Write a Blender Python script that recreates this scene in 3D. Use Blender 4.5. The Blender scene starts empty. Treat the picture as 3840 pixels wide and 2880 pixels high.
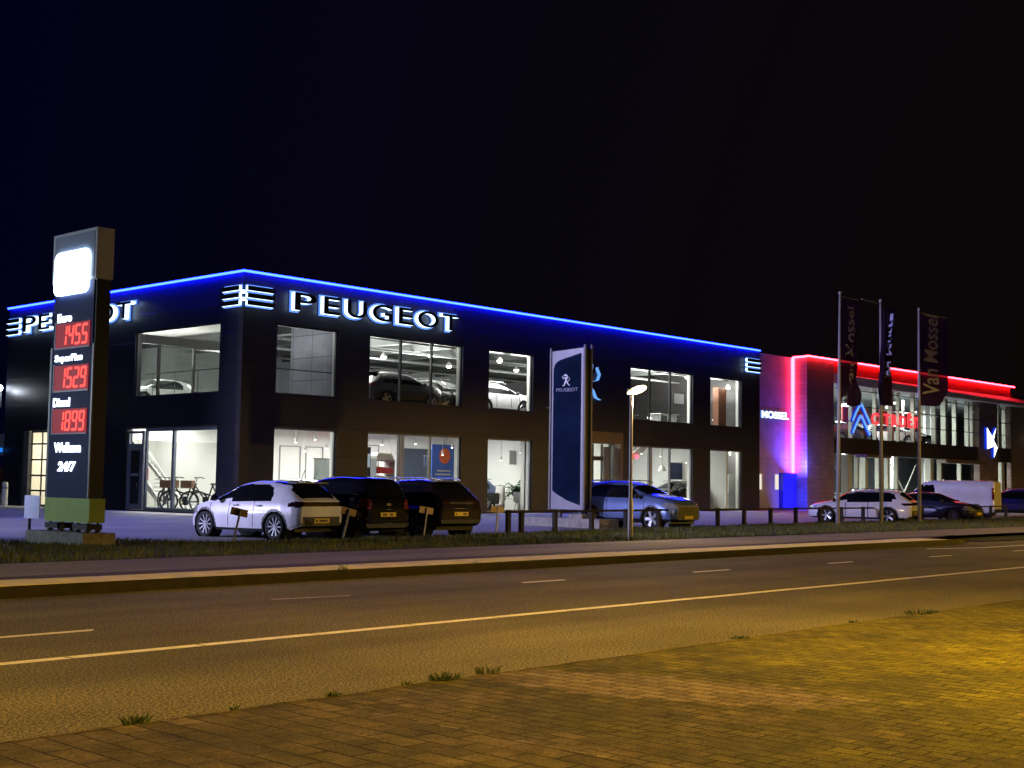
import bpy, bmesh, math, random
import numpy as np
from mathutils import Vector, Matrix

R = math.radians
PI = math.pi
random.seed(7)
C = bpy.context.scene.collection
sc = bpy.context.scene
ZL = 0.12            # level of the car lot
XC, YC = 31.143, 43.041   # corner of the dark showroom

# ------------------------------------------------------------------ camera
cam_data = bpy.data.cameras.new('camera')
cam = bpy.data.objects.new('camera', cam_data)
C.objects.link(cam)
sc.camera = cam
cam_data.sensor_width = 36.0
cam_data.lens = 4960.79 / 3840 * 36
cam_data.clip_start = 0.1
cam_data.clip_end = 1500
_yaw, _pit, _rol = 0.828784, 0.074686, 0.014658
_f = Vector((math.sin(_yaw) * math.cos(_pit), math.cos(_yaw) * math.cos(_pit), math.sin(_pit)))
_r = _f.cross(Vector((0, 0, 1))).normalized()
_u = _r.cross(_f)
_r2 = math.cos(_rol) * _r + math.sin(_rol) * _u
_u2 = -math.sin(_rol) * _r + math.cos(_rol) * _u
cam.matrix_world = Matrix(((_r2.x, _u2.x, -_f.x, 0), (_r2.y, _u2.y, -_f.y, 0), (_r2.z, _u2.z, -_f.z, 1.55), (0, 0, 0, 1)))

# ------------------------------------------------------------------ night sky
w = bpy.data.worlds.new('World')
sc.world = w
w.use_nodes = True
nt = w.node_tree
bg = nt.nodes['Background']
tc = nt.nodes.new('ShaderNodeTexCoord')
sep = nt.nodes.new('ShaderNodeSeparateXYZ')
rmp = nt.nodes.new('ShaderNodeValToRGB')
nt.links.new(tc.outputs['Generated'], sep.inputs[0])
nt.links.new(sep.outputs['X'], rmp.inputs[0])
rmp.color_ramp.elements[0].position = 0.42
rmp.color_ramp.elements[0].color = (0.0006, 0.0006, 0.0075, 1)
rmp.color_ramp.elements[1].position = 0.93
rmp.color_ramp.elements[1].color = (0.0034, 0.0021, 0.0021, 1)
nt.links.new(rmp.outputs[0], bg.inputs['Color'])
bg.inputs['Strength'].default_value = 1.0

sc.render.engine = 'CYCLES'
sc.cycles.use_denoising = True
sc.cycles.denoiser = 'OPENIMAGEDENOISE'
sc.cycles.max_bounces = 8
sc.cycles.diffuse_bounces = 3
sc.cycles.glossy_bounces = 3
sc.cycles.transparent_max_bounces = 12
sc.cycles.sample_clamp_indirect = 4.0
sc.cycles.sample_clamp_direct = 0
sc.cycles.caustics_reflective = False
sc.cycles.caustics_refractive = False
sc.cycles.use_light_tree = True
sc.view_settings.view_transform = 'Standard'
sc.view_settings.look = 'None'
sc.view_settings.exposure = 0
sc.view_settings.gamma = 1


# ------------------------------------------------------------------ materials
MATS = {}


def mat(name, col, rough=0.5, metal=0.0, coat=0.0, noise=0.0, nscale=8.0, bump=0.0, bscale=60.0, emit=None, estr=1.0, spec=0.5):
    if name in MATS:
        return MATS[name]
    m = bpy.data.materials.new(name)
    m.use_nodes = True
    t = m.node_tree
    b = t.nodes['Principled BSDF']
    b.inputs['Base Color'].default_value = (*col, 1)
    b.inputs['Roughness'].default_value = rough
    b.inputs['Metallic'].default_value = metal
    b.inputs['Coat Weight'].default_value = coat
    b.inputs['Coat Roughness'].default_value = 0.04
    b.inputs['Specular IOR Level'].default_value = spec
    if noise or bump:
        o = t.nodes.new('ShaderNodeTexCoord')
    if noise:
        n = t.nodes.new('ShaderNodeTexNoise')
        n.inputs['Scale'].default_value = nscale
        n.inputs['Detail'].default_value = 4
        r = t.nodes.new('ShaderNodeValToRGB')
        r.color_ramp.elements[0].position = 0.3
        r.color_ramp.elements[1].position = 0.7
        r.color_ramp.elements[0].color = (*[c * (1 - noise) for c in col], 1)
        r.color_ramp.elements[1].color = (*[min(1, c * (1 + noise)) for c in col], 1)
        t.links.new(o.outputs['Object'], n.inputs['Vector'])
        t.links.new(n.outputs['Fac'], r.inputs[0])
        t.links.new(r.outputs[0], b.inputs['Base Color'])
    if bump:
        n2 = t.nodes.new('ShaderNodeTexNoise')
        n2.inputs['Scale'].default_value = bscale
        n2.inputs['Detail'].default_value = 3
        bp = t.nodes.new('ShaderNodeBump')
        bp.inputs['Strength'].default_value = bump
        bp.inputs['Distance'].default_value = 0.02
        t.links.new(o.outputs['Object'], n2.inputs['Vector'])
        t.links.new(n2.outputs['Fac'], bp.inputs['Height'])
        t.links.new(bp.outputs[0], b.inputs['Normal'])
    if emit:
        b.inputs['Emission Color'].default_value = (*emit, 1)
        b.inputs['Emission Strength'].default_value = estr
    MATS[name] = m
    return m


def emat(name, col, s):
    if name in MATS:
        return MATS[name]
    m = bpy.data.materials.new(name)
    m.use_nodes = True
    t = m.node_tree
    t.nodes.clear()
    e = t.nodes.new('ShaderNodeEmission')
    e.inputs[0].default_value = (*col, 1)
    e.inputs[1].default_value = s
    o = t.nodes.new('ShaderNodeOutputMaterial')
    t.links.new(e.outputs[0], o.inputs[0])
    MATS[name] = m
    return m


def glass_mat(name, tint, ior=1.5):
    m = bpy.data.materials.new(name)
    m.use_nodes = True
    t = m.node_tree
    t.nodes.clear()
    tr = t.nodes.new('ShaderNodeBsdfTransparent')
    tr.inputs[0].default_value = (*tint, 1)
    gl = t.nodes.new('ShaderNodeBsdfGlossy')
    gl.inputs['Roughness'].default_value = 0.02
    lw = t.nodes.new('ShaderNodeLayerWeight')
    lw.inputs['Blend'].default_value = 0.5
    pw = t.nodes.new('ShaderNodeMath')
    pw.operation = 'POWER'
    pw.inputs[1].default_value = 5.0
    t.links.new(lw.outputs['Facing'], pw.inputs[0])
    fr = t.nodes.new('ShaderNodeMath')
    fr.operation = 'MULTIPLY_ADD'
    fr.inputs[1].default_value = 0.9
    fr.inputs[2].default_value = 0.06
    t.links.new(pw.outputs[0], fr.inputs[0])
    mx = t.nodes.new('ShaderNodeMixShader')
    o = t.nodes.new('ShaderNodeOutputMaterial')
    t.links.new(fr.outputs[0], mx.inputs[0])
    t.links.new(tr.outputs[0], mx.inputs[1])
    t.links.new(gl.outputs[0], mx.inputs[2])
    t.links.new(mx.outputs[0], o.inputs[0])
    MATS[name] = m
    return m


def nodes_of(name):
    m = bpy.data.materials.new(name)
    m.use_nodes = True
    MATS[name] = m
    return m, m.node_tree, m.node_tree.nodes['Principled BSDF']


def ramp(t, stops):
    r = t.nodes.new('ShaderNodeValToRGB')
    el = r.color_ramp.elements
    while len(el) < len(stops):
        el.new(0.5)
    for e, (p, c) in zip(el, stops):
        e.position = p
        e.color = (*c, 1) if len(c) == 3 else c
    return r


def noise(t, vec, scale, detail=4, rough=0.5):
    n = t.nodes.new('ShaderNodeTexNoise')
    n.inputs['Scale'].default_value = scale
    n.inputs['Detail'].default_value = detail
    n.inputs['Roughness'].default_value = rough
    t.links.new(vec, n.inputs['Vector'])
    return n.outputs['Fac']


def mixc(t, fac, a, b, mode='MIX'):
    m = t.nodes.new('ShaderNodeMix')
    m.data_type = 'RGBA'
    m.blend_type = mode
    for sock, v in ((m.inputs['Factor'], fac), (m.inputs['A'], a), (m.inputs['B'], b)):
        if isinstance(v, (int, float)):
            sock.default_value = v
        elif isinstance(v, tuple):
            sock.default_value = (*v, 1)
        else:
            t.links.new(v, sock)
    return m.outputs['Result']


def asphalt(name, c0, c1, patch=0.25, speck=220.0, bumpd=0.006, rough=0.85, tight=.16):
    m, t, b = nodes_of(name)
    o = t.nodes.new('ShaderNodeTexCoord').outputs['Object']
    fine = noise(t, o, speck, 4, 0.75)
    mid = noise(t, o, 28, 3)
    big = noise(t, o, 0.35, 4)
    r = ramp(t, [(0.5 - tight, c0), (0.5, tuple(a * .6 + b_ * .4 for a, b_ in zip(c0, c1))), (0.5 + tight, c1)])
    t.links.new(fine, r.inputs[0])
    r2 = ramp(t, [(0.3, (1 - patch,) * 3), (0.7, (1 + patch,) * 3)])
    t.links.new(big, r2.inputs[0])
    r3 = ramp(t, [(0.35, (0.78,) * 3), (0.65, (1.2,) * 3)])
    t.links.new(mid, r3.inputs[0])
    c = mixc(t, 1.0, r.outputs[0], r2.outputs[0], 'MULTIPLY')
    c = mixc(t, 1.0, c, r3.outputs[0], 'MULTIPLY')
    mp = t.nodes.new('ShaderNodeMapping')
    mp.inputs['Scale'].default_value = (0.05, 0.9, 1)
    t.links.new(o, mp.inputs[0])
    r4 = ramp(t, [(0.35, (1 - patch * .8,) * 3), (0.65, (1 + patch * .8,) * 3)])
    t.links.new(noise(t, mp.outputs[0], 1.0, 3), r4.inputs[0])
    c = mixc(t, 1.0, c, r4.outputs[0], 'MULTIPLY')
    t.links.new(c, b.inputs['Base Color'])
    bp = t.nodes.new('ShaderNodeBump')
    bp.inputs['Strength'].default_value = 0.9
    bp.inputs['Distance'].default_value = bumpd
    add = t.nodes.new('ShaderNodeMath')
    add.operation = 'ADD'
    t.links.new(fine, add.inputs[0])
    t.links.new(mid, add.inputs[1])
    t.links.new(add.outputs[0], bp.inputs['Height'])
    t.links.new(bp.outputs[0], b.inputs['Normal'])
    b.inputs['Roughness'].default_value = rough
    b.inputs['Specular IOR Level'].default_value = 0.3
    return m


M_road = asphalt('road_asphalt', (0.012, 0.011, 0.008), (0.25, 0.225, 0.15), speck=48, bumpd=0.010, tight=.075)
M_lot = asphalt('lot_paving', (0.17, 0.17, 0.18), (0.34, 0.34, 0.36), patch=0.12, speck=30, rough=0.7)
M_foot = asphalt('footpath_tiles', (0.14, 0.13, 0.135), (0.28, 0.265, 0.28), patch=0.15, speck=30)
M_dirt = asphalt('soil', (0.015, 0.02, 0.008), (0.05, 0.06, 0.02), patch=0.4, speck=10, bumpd=0.03)
M_conc = mat('concrete', (0.34, 0.32, 0.29), 0.85, noise=0.28, nscale=5, bump=0.5, bscale=40)
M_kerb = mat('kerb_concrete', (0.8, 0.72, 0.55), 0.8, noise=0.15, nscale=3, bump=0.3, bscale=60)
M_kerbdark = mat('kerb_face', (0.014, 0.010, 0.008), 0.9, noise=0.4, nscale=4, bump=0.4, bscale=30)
M_mark = mat('road_paint', (0.78, 0.76, 0.7), 0.6, noise=0.12, nscale=9, bump=0.2, bscale=90)
M_markworn = mat('worn_road_paint', (0.34, 0.33, 0.31), 0.7, noise=0.35, nscale=14)
M_strip = mat('dark_paver_strip', (0.05, 0.035, 0.06), 0.85, noise=0.3, nscale=8)


def paver_mat():
    """two pavings: big square tiles west of x = 5.95, small half-bond bricks east of it"""
    m, t, b = nodes_of('mossy_pavers')
    tcn = t.nodes.new('ShaderNodeTexCoord')
    o = tcn.outputs['Object']
    mp = t.nodes.new('ShaderNodeMapping')
    mp.inputs['Rotation'].default_value = (0, 0, R(91.5))
    t.links.new(o, mp.inputs[0])
    wob = t.nodes.new('ShaderNodeTexNoise')
    wob.inputs['Scale'].default_value = 2.2
    t.links.new(mp.outputs[0], wob.inputs['Vector'])
    vm = t.nodes.new('ShaderNodeVectorMath')
    vm.operation = 'MULTIPLY_ADD'
    t.links.new(wob.outputs['Color'], vm.inputs[0])
    vm.inputs[1].default_value = (0.04, 0.04, 0)
    t.links.new(mp.outputs[0], vm.inputs[2])

    def brick(w_, h_, mortar):
        br = t.nodes.new('ShaderNodeTexBrick')
        br.inputs['Scale'].default_value = 1.0
        br.inputs['Brick Width'].default_value = w_
        br.inputs['Row Height'].default_value = h_
        br.inputs['Mortar Size'].default_value = mortar
        br.inputs['Mortar Smooth'].default_value = 0.7
        br.offset = 0.5
        br.inputs['Color1'].default_value = (0.68, 0.68, 0.68, 1)
        br.inputs['Color2'].default_value = (1.3, 1.3, 1.3, 1)
        br.inputs['Mortar'].default_value = (0.12, 0.12, 0.06, 1)
        t.links.new(vm.outputs[0], br.inputs['Vector'])
        return br
    big_t, small_t = brick(.40, .2, .011), brick(.235, .145, .0105)
    sp = t.nodes.new('ShaderNodeSeparateXYZ')
    t.links.new(o, sp.inputs[0])
    gt = t.nodes.new('ShaderNodeMath')
    gt.operation = 'GREATER_THAN'
    gt.inputs[1].default_value = 5.95
    t.links.new(sp.outputs['X'], gt.inputs[0])
    bcol = mixc(t, gt.outputs[0], big_t.outputs['Color'], small_t.outputs['Color'])
    fm = t.nodes.new('ShaderNodeMix')
    t.links.new(gt.outputs[0], fm.inputs[0])
    t.links.new(big_t.outputs['Fac'], fm.inputs[2])
    t.links.new(small_t.outputs['Fac'], fm.inputs[3])
    fine = noise(t, o, 60, 4, 0.75)
    rf = ramp(t, [(0.36, (0.45,) * 3), (0.64, (1.5,) * 3)])
    t.links.new(fine, rf.inputs[0])
    mid = noise(t, o, 4.5, 4, 0.65)
    rmid = ramp(t, [(0.35, (0.72,) * 3), (0.65, (1.25,) * 3)])
    t.links.new(mid, rmid.inputs[0])
    big = noise(t, o, 0.7, 5, 0.66)
    mr = t.nodes.new('ShaderNodeMapRange')
    mr.inputs['From Min'].default_value = 4.5
    mr.inputs['From Max'].default_value = 11.0
    mr.inputs['To Min'].default_value = -0.16
    mr.inputs['To Max'].default_value = 0.26
    t.links.new(sp.outputs['X'], mr.inputs['Value'])
    ad = t.nodes.new('ShaderNodeMath')
    ad.operation = 'ADD'
    t.links.new(big, ad.inputs[0])
    t.links.new(mr.outputs[0], ad.inputs[1])
    rm = ramp(t, [(0.28, (0.135, 0.105, 0.095)), (0.40, (0.085, 0.068, 0.036)), (0.52, (0.06, 0.052, 0.018)), (0.64, (0.082, 0.075, 0.014)), (0.85, (0.145, 0.125, 0.010))])
    t.links.new(ad.outputs[0], rm.inputs[0])
    base = mixc(t, 1.0, rm.outputs[0], rf.outputs[0], 'MULTIPLY')
    base = mixc(t, 1.0, base, rmid.outputs[0], 'MULTIPLY')
    # a streak of bare pinkish bricks where wheels keep the moss off
    mp2 = t.nodes.new('ShaderNodeMapping')
    mp2.vector_type = 'TEXTURE'
    mp2.inputs['Location'].default_value = (8.25, 6.05, 0)
    mp2.inputs['Rotation'].default_value = (0, 0, R(-72))
    mp2.inputs['Scale'].default_value = (1.0, 0.36, 1)
    t.links.new(o, mp2.inputs[0])
    ln_ = t.nodes.new('ShaderNodeVectorMath')
    ln_.operation = 'LENGTH'
    t.links.new(mp2.outputs[0], ln_.inputs[0])
    sb_ = t.nodes.new('ShaderNodeMath')
    sb_.operation = 'MULTIPLY_ADD'
    sb_.inputs[1].default_value = -2.6
    t.links.new(mid, sb_.inputs[0])
    t.links.new(ln_.outputs['Value'], sb_.inputs[2])
    rp = ramp(t, [(0.0, (.9, .9, .9)), (0.45, (0, 0, 0))])
    t.links.new(sb_.outputs[0], rp.inputs[0])
    base = mixc(t, rp.outputs[0], base, mixc(t, 1.0, (0.135, 0.105, 0.10), rf.outputs[0], 'MULTIPLY'))
    bricks = mixc(t, 1.0, base, bcol, 'MULTIPLY')
    mo = noise(t, o, 1.5, 5, 0.6)
    rmo = ramp(t, [(0.46, (0, 0, 0)), (0.6, (0.9,) * 3)])
    t.links.new(mo, rmo.inputs[0])
    c = mixc(t, rmo.outputs[0], bricks, mixc(t, 1.0, base, (0.8, 0.8, 0.8), 'MULTIPLY'))
    c = mixc(t, rp.outputs[0], c, bricks)
    t.links.new(c, b.inputs['Base Color'])
    b.inputs['Roughness'].default_value = 0.9
    b.inputs['Specular IOR Level'].default_value = 0.25
    inv = t.nodes.new('ShaderNodeMath')
    inv.operation = 'MULTIPLY'
    inv.inputs[1].default_value = -1.0
    t.links.new(fm.outputs[0], inv.inputs[0])
    h = t.nodes.new('ShaderNodeMath')
    h.operation = 'MULTIPLY_ADD'
    t.links.new(fine, h.inputs[0])
    h.inputs[1].default_value = 0.6
    t.links.new(inv.outputs[0], h.inputs[2])
    bp = t.nodes.new('ShaderNodeBump')
    bp.inputs['Strength'].default_value = 0.9
    bp.inputs['Distance'].default_value = 0.02
    t.links.new(h.outputs[0], bp.inputs['Height'])
    t.links.new(bp.outputs[0], b.inputs['Normal'])
    return m


M_paver = paver_mat()


def panel_mat(name, c, sx, sz, ox, oz, axis, line=0.35, rough=0.42, var=0.12):
    """Metal cassette cladding: panel joints along the wall axis and height."""
    m, t, b = nodes_of(name)
    o = t.nodes.new('ShaderNodeTexCoord').outputs['Object']
    sp = t.nodes.new('ShaderNodeSeparateXYZ')
    t.links.new(o, sp.inputs[0])
    cb = t.nodes.new('ShaderNodeCombineXYZ')
    for k, (src, off) in enumerate(((axis, ox), ('Z', oz))):
        s = t.nodes.new('ShaderNodeMath')
        s.operation = 'SUBTRACT'
        s.inputs[1].default_value = off
        t.links.new(sp.outputs[src], s.inputs[0])
        t.links.new(s.outputs[0], cb.inputs[k])
    br = t.nodes.new('ShaderNodeTexBrick')
    br.inputs['Scale'].default_value = 1.0
    br.inputs['Brick Width'].default_value = sx
    br.inputs['Row Height'].default_value = sz
    br.inputs['Mortar Size'].default_value = 0.022
    br.offset = 0.0
    br.inputs['Color1'].default_value = (*[v * (1 - var) for v in c], 1)
    br.inputs['Color2'].default_value = (*[v * (1 + var) for v in c], 1)
    br.inputs['Mortar'].default_value = (*[v * line for v in c], 1)
    t.links.new(cb.outputs[0], br.inputs['Vector'])
    n = noise(t, o, 1.2, 4)
    r = ramp(t, [(0.3, (0.85,) * 3), (0.7, (1.15,) * 3)])
    t.links.new(n, r.inputs[0])
    t.links.new(mixc(t, 1.0, br.outputs['Color'], r.outputs[0], 'MULTIPLY'), b.inputs['Base Color'])
    b.inputs['Roughness'].default_value = rough
    bp = t.nodes.new('ShaderNodeBump')
    bp.inputs['Strength'].default_value = 0.5
    bp.inputs['Distance'].default_value = 0.01
    bp.invert = True
    t.links.new(br.outputs['Fac'], bp.inputs['Height'])
    t.links.new(bp.outputs[0], b.inputs['Normal'])
    return m


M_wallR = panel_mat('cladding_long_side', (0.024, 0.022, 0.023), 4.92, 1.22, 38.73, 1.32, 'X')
M_wallL = panel_mat('cladding_short_side_shaded', (0.009, 0.010, 0.019), 4.92, 1.22, 44.5, 1.32, 'Y')  # same cladding darker and bluer, its shade and bluish light put into the colour
M_lilac = panel_mat('pale_wall_panels', (0.42, 0.40, 0.42), 1.3, 3.2, 69.2, .1, 'X', line=0.7, rough=0.6, var=0.03)
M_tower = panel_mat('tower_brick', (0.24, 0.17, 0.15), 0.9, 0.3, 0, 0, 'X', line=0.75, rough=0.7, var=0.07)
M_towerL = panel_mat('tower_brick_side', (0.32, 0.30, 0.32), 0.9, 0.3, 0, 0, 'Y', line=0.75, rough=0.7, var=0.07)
M_spand = panel_mat('spandrel_panels', (0.05, 0.04, 0.028), 1.6, 1.3, 78, 3.7, 'X', line=0.5)
M_redwall = panel_mat('red_fascia', (0.5, 0.05, 0.045), 3.2, 1.2, 78, 9.0, 'X', line=0.6)
M_alu = mat('anodised_frame', (0.20, 0.21, 0.23), 0.4, metal=0.5, noise=0.06, nscale=4)
M_aludark = mat('dark_frame', (0.035, 0.035, 0.04), 0.4, noise=0.1, nscale=4)
M_white = mat('white_paint', (0.75, 0.76, 0.72), 0.6, noise=0.04, nscale=2)
M_whitebrt = mat('white_render', (0.82, 0.82, 0.78), 0.7, noise=0.03, nscale=1)
M_grey = mat('grey_plaster', (0.3, 0.31, 0.32), 0.7, noise=0.06, nscale=1.5)
M_ceil = mat('grey_ceiling', (0.42, 0.43, 0.42), 0.8, noise=0.06, nscale=2)
M_floor = mat('floor_tiles', (0.34, 0.34, 0.33), 0.25, noise=0.06, nscale=3)
M_darkfl = mat('deck_floor', (0.16, 0.16, 0.15), 0.35, noise=0.1, nscale=3)
M_steel = mat('steel_beam', (0.10, 0.105, 0.105), 0.5, noise=0.1, nscale=5)
M_galv = mat('galvanised_steel', (0.42, 0.40, 0.37), 0.45, metal=0.6, noise=0.12, nscale=6)
M_black = mat('black_plastic', (0.012, 0.012, 0.013), 0.45, noise=0.2, nscale=12)
M_rubber = mat('tyre_rubber', (0.012, 0.012, 0.012), 0.8, noise=0.2, nscale=20)
M_rim = mat('alloy', (0.62, 0.63, 0.66), 0.22, metal=0.85, noise=0.05, nscale=9)
M_rimgrey = mat('dull_alloy', (0.3, 0.3, 0.32), 0.35, metal=0.8, noise=0.05, nscale=9)
M_cglass = mat('tinted_car_glass', (0.006, 0.007, 0.009), 0.03, coat=0.6, noise=0.2, nscale=3)
M_lamp = mat('headlamp_glass', (0.5, 0.52, 0.55), 0.08, metal=0.4, coat=1, noise=0.2, nscale=25)
M_tail = mat('tail_lamp_red', (0.14, 0.006, 0.006), 0.12, coat=1, noise=0.25, nscale=25)
M_taildk = mat('smoked_tail_lamp', (0.02, 0.006, 0.008), 0.06, coat=1, noise=0.2, nscale=20)
M_plate = mat('yellow_plate', (0.72, 0.5, 0.05), 0.45, noise=0.06, nscale=9)
M_ink = mat('dark_lettering', (0.01, 0.01, 0.012), 0.6, noise=0.1, nscale=9)
M_wood = mat('dark_timber', (0.018, 0.013, 0.012), 0.8, noise=0.3, nscale=7, bump=0.3)
M_post = mat('weathered_white_post', (0.5, 0.47, 0.42), 0.7, noise=0.15, nscale=12)
M_board = mat('ochre_board', (0.42, 0.27, 0.09), 0.6, noise=0.15, nscale=9)
M_glass = glass_mat('window_glass', (0.93, 0.97, 0.96))
M_glassdim = glass_mat('tinted_glass', (0.42, 0.43, 0.47))
M_railgl = glass_mat('balustrade_glass', (0.86, 0.93, 0.9))

E_blue = emat('blue_tube', (0.0016, 0.0048, 1.0), 165)
E_red = emat('red_tube', (1.0, 0.012, 0.03), 34)
E_redcore = emat('red_tube_core', (1.0, 0.06, 0.05), 20)
E_letter = emat('cool_white_glow', (0.55, 0.78, 1.0), 3.6)
E_letterblue = emat('blue_halo_glow', (0.13, 0.30, 1.0), 1.3)
E_head = emat('totem_lightbox', (0.62, 0.8, 1.0), 9.0)
E_text = emat('white_led_text', (0.72, 0.82, 1.0), 4.0)
E_digit = emat('red_led_digit', (1.0, 0.07, 0.06), 2.6)
E_screen = emat('red_led_screen', (0.36, 0.006, 0.014), 0.7)
E_warm = emat('warm_street_lamp', (1.0, 0.70, 0.36), 14)
E_ceil = emat('ceiling_lamp', (1.0, 0.98, 0.9), 9)
E_ceilup = emat('upper_ceiling_lamp', (1.0, 0.97, 0.9), 12)
E_flood = emat('flood_lamp', (0.8, 0.88, 1.0), 14)
E_sodium = emat('sodium_lamp', (1.0, 0.50, 0.08), 20)
E_citro = emat('red_sign_glow', (1.0, 0.035, 0.045), 1.9)
E_chev = emat('light_blue_sign_glow', (0.16, 0.42, 1.0), 1.0)
E_sideblue = emat('blue_sign_edge', (0.01, 0.05, 0.9), 0.7)


# ------------------------------------------------------------------ mesh helpers
class MB:
    def __init__(s):
        s.v, s.f, s.m = [], [], []

    def add(s, vs, fs, mi=0):
        n = len(s.v)
        s.v += [tuple(v) for v in vs]
        s.f += [tuple(i + n for i in f) for f in fs]
        s.m += [mi] * len(fs)
        return s

    def box(s, x0, x1, y0, y1, z0, z1, mi=0):
        vs = [(x, y, z) for z in (z0, z1) for y in (y0, y1) for x in (x0, x1)]
        return s.add(vs, [(0, 2, 3, 1), (4, 5, 7, 6), (0, 1, 5, 4), (2, 6, 7, 3), (0, 4, 6, 2), (1, 3, 7, 5)], mi)

    def obox(s, c, size, M=None, mi=0):
        vs = []
        for z in (-.5, .5):
            for y in (-.5, .5):
                for x in (-.5, .5):
                    p = Vector((x * size[0], y * size[1], z * size[2]))
                    if M is not None:
                        p = M @ p
                    vs.append(tuple(p + Vector(c)))
        return s.add(vs, [(0, 2, 3, 1), (4, 5, 7, 6), (0, 1, 5, 4), (2, 6, 7, 3), (0, 4, 6, 2), (1, 3, 7, 5)], mi)

    def tube(s, a, b, r0, r1=None, n=10, caps=True, mi=0):
        a, b = Vector(a), Vector(b)
        r1 = r0 if r1 is None else r1
        d = (b - a).normalized()
        e = d.orthogonal().normalized()
        g = d.cross(e)
        vs = []
        for p, r in ((a, r0), (b, r1)):
            for i in range(n):
                t = 2 * PI * i / n
                vs.append(p + (e * math.cos(t) + g * math.sin(t)) * r)
        fs = [(i, (i + 1) % n, n + (i + 1) % n, n + i) for i in range(n)]
        if caps:
            fs += [tuple(range(n - 1, -1, -1)), tuple(range(n, 2 * n))]
        return s.add(vs, fs, mi)

    def path(s, pts, r, n=8, mi=0):
        for a, b in zip(pts[:-1], pts[1:]):
            s.tube(a, b, r, r, n, True, mi)
        return s

    def lathe(s, prof, o=(0, 0, 0), axis='z', n=24, mi=0):
        vs = []
        for r, h in prof:
            for i in range(n):
                t = 2 * PI * i / n
                c, q = r * math.cos(t), r * math.sin(t)
                p = (c, q, h) if axis == 'z' else ((c, h, q) if axis == 'y' else (h, c, q))
                vs.append((p[0] + o[0], p[1] + o[1], p[2] + o[2]))
        fs = []
        for k in range(len(prof) - 1):
            for i in range(n):
                j = (i + 1) % n
                fs.append((k * n + i, k * n + j, (k + 1) * n + j, (k + 1) * n + i))
        return s.add(vs, fs, mi)

    def torus(s, o, R0, r, axis='y', n=32, k=8, mi=0):
        prof = [(R0 + r * math.cos(2 * PI * i / k), r * math.sin(2 * PI * i / k)) for i in range(k + 1)]
        return s.lathe(prof, o, axis, n, mi)

    def prism(s, poly, fn, d0, d1, mi_cap=0, mi_side=0, cap0=True):
        """poly of 2-D points, fn(u, v, d) -> 3-D"""
        n = len(poly)
        vs = [fn(u, v, d0) for u, v in poly] + [fn(u, v, d1) for u, v in poly]
        k = len(s.v)
        s.v += [tuple(q) for q in vs]
        for i in range(n):
            j = (i + 1) % n
            s.f.append((k + i, k + j, k + n + j, k + n + i))
            s.m.append(mi_side)
        s.f.append(tuple(k + n + i for i in range(n)))
        s.m.append(mi_cap)
        if cap0:
            s.f.append(tuple(k + i for i in reversed(range(n))))
            s.m.append(mi_side)
        return s

    def ball(s, c, r, n=10, k=6, sz=1.0, mi=0):
        prof = [(max(1e-4, r * math.sin(PI * i / k)), -r * sz * math.cos(PI * i / k)) for i in range(k + 1)]
        return s.lathe(prof, c, 'z', n, mi)

    def build(s, name, mats, parent=None, smooth=False, loc=None):
        me = bpy.data.meshes.new(name)
        me.from_pydata(s.v, [], s.f)
        if not isinstance(mats, (list, tuple)):
            mats = [mats]
        for m in mats:
            me.materials.append(m)
        if len(mats) > 1:
            me.polygons.foreach_set('material_index', s.m)
        if smooth:
            me.polygons.foreach_set('use_smooth', [True] * len(me.polygons))
        me.update()
        bm = bmesh.new()
        bm.from_mesh(me)
        bmesh.ops.recalc_face_normals(bm, faces=bm.faces)
        bm.to_mesh(me)
        bm.free()
        o = bpy.data.objects.new(name, me)
        C.objects.link(o)
        if parent:
            o.parent = parent
        if loc:
            o.location = loc
        return o


def tag(o, label=None, cat=None, group=None, kind=None):
    if label:
        o['label'] = label
    if cat:
        o['category'] = cat
    if group:
        o['group'] = group
    if kind:
        o['kind'] = kind
    return o


def thing(name, label, cat, loc=(0, 0, 0), rz=0.0, group=None):
    o = bpy.data.objects.new(name, None)
    C.objects.link(o)
    o.location = loc
    o.rotation_euler = (0, 0, rz)
    o.empty_display_size = 0.3
    return tag(o, label, cat, group)


def struct(name, mb, m):
    return tag(mb.build(name, m), kind='structure')


def copy_tree(root, loc=None, rz=None, label=None):
    def cp(o, par):
        c = o.copy()
        C.objects.link(c)
        c.parent = par
        for ch in o.children:
            cp(ch, c)
        return c
    c = cp(root, None)
    if loc is not None:
        c.location = loc
    if rz is not None:
        c.rotation_euler = (0, 0, rz)
    if label:
        c['label'] = label
    return c


def lamp_light(name, kind, loc, power, col, size=0.5, parent=None, rot=None, sy=None, spread=None):
    d = bpy.data.lights.new(name, kind)
    d.energy = power
    d.color = col
    if kind == 'AREA':
        d.size = size
        if sy:
            d.shape = 'RECTANGLE'
            d.size_y = sy
        if spread:
            d.spread = spread
    else:
        d.shadow_soft_size = size
    o = bpy.data.objects.new(name, d)
    C.objects.link(o)
    o.location = loc
    if rot:
        o.rotation_euler = rot
    if parent:
        o.parent = parent
    return o


def aim(o, target):
    d = Vector(target) - Vector(o.location)
    o.rotation_euler = d.to_track_quat('-Z', 'Y').to_euler()
    return o


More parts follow.
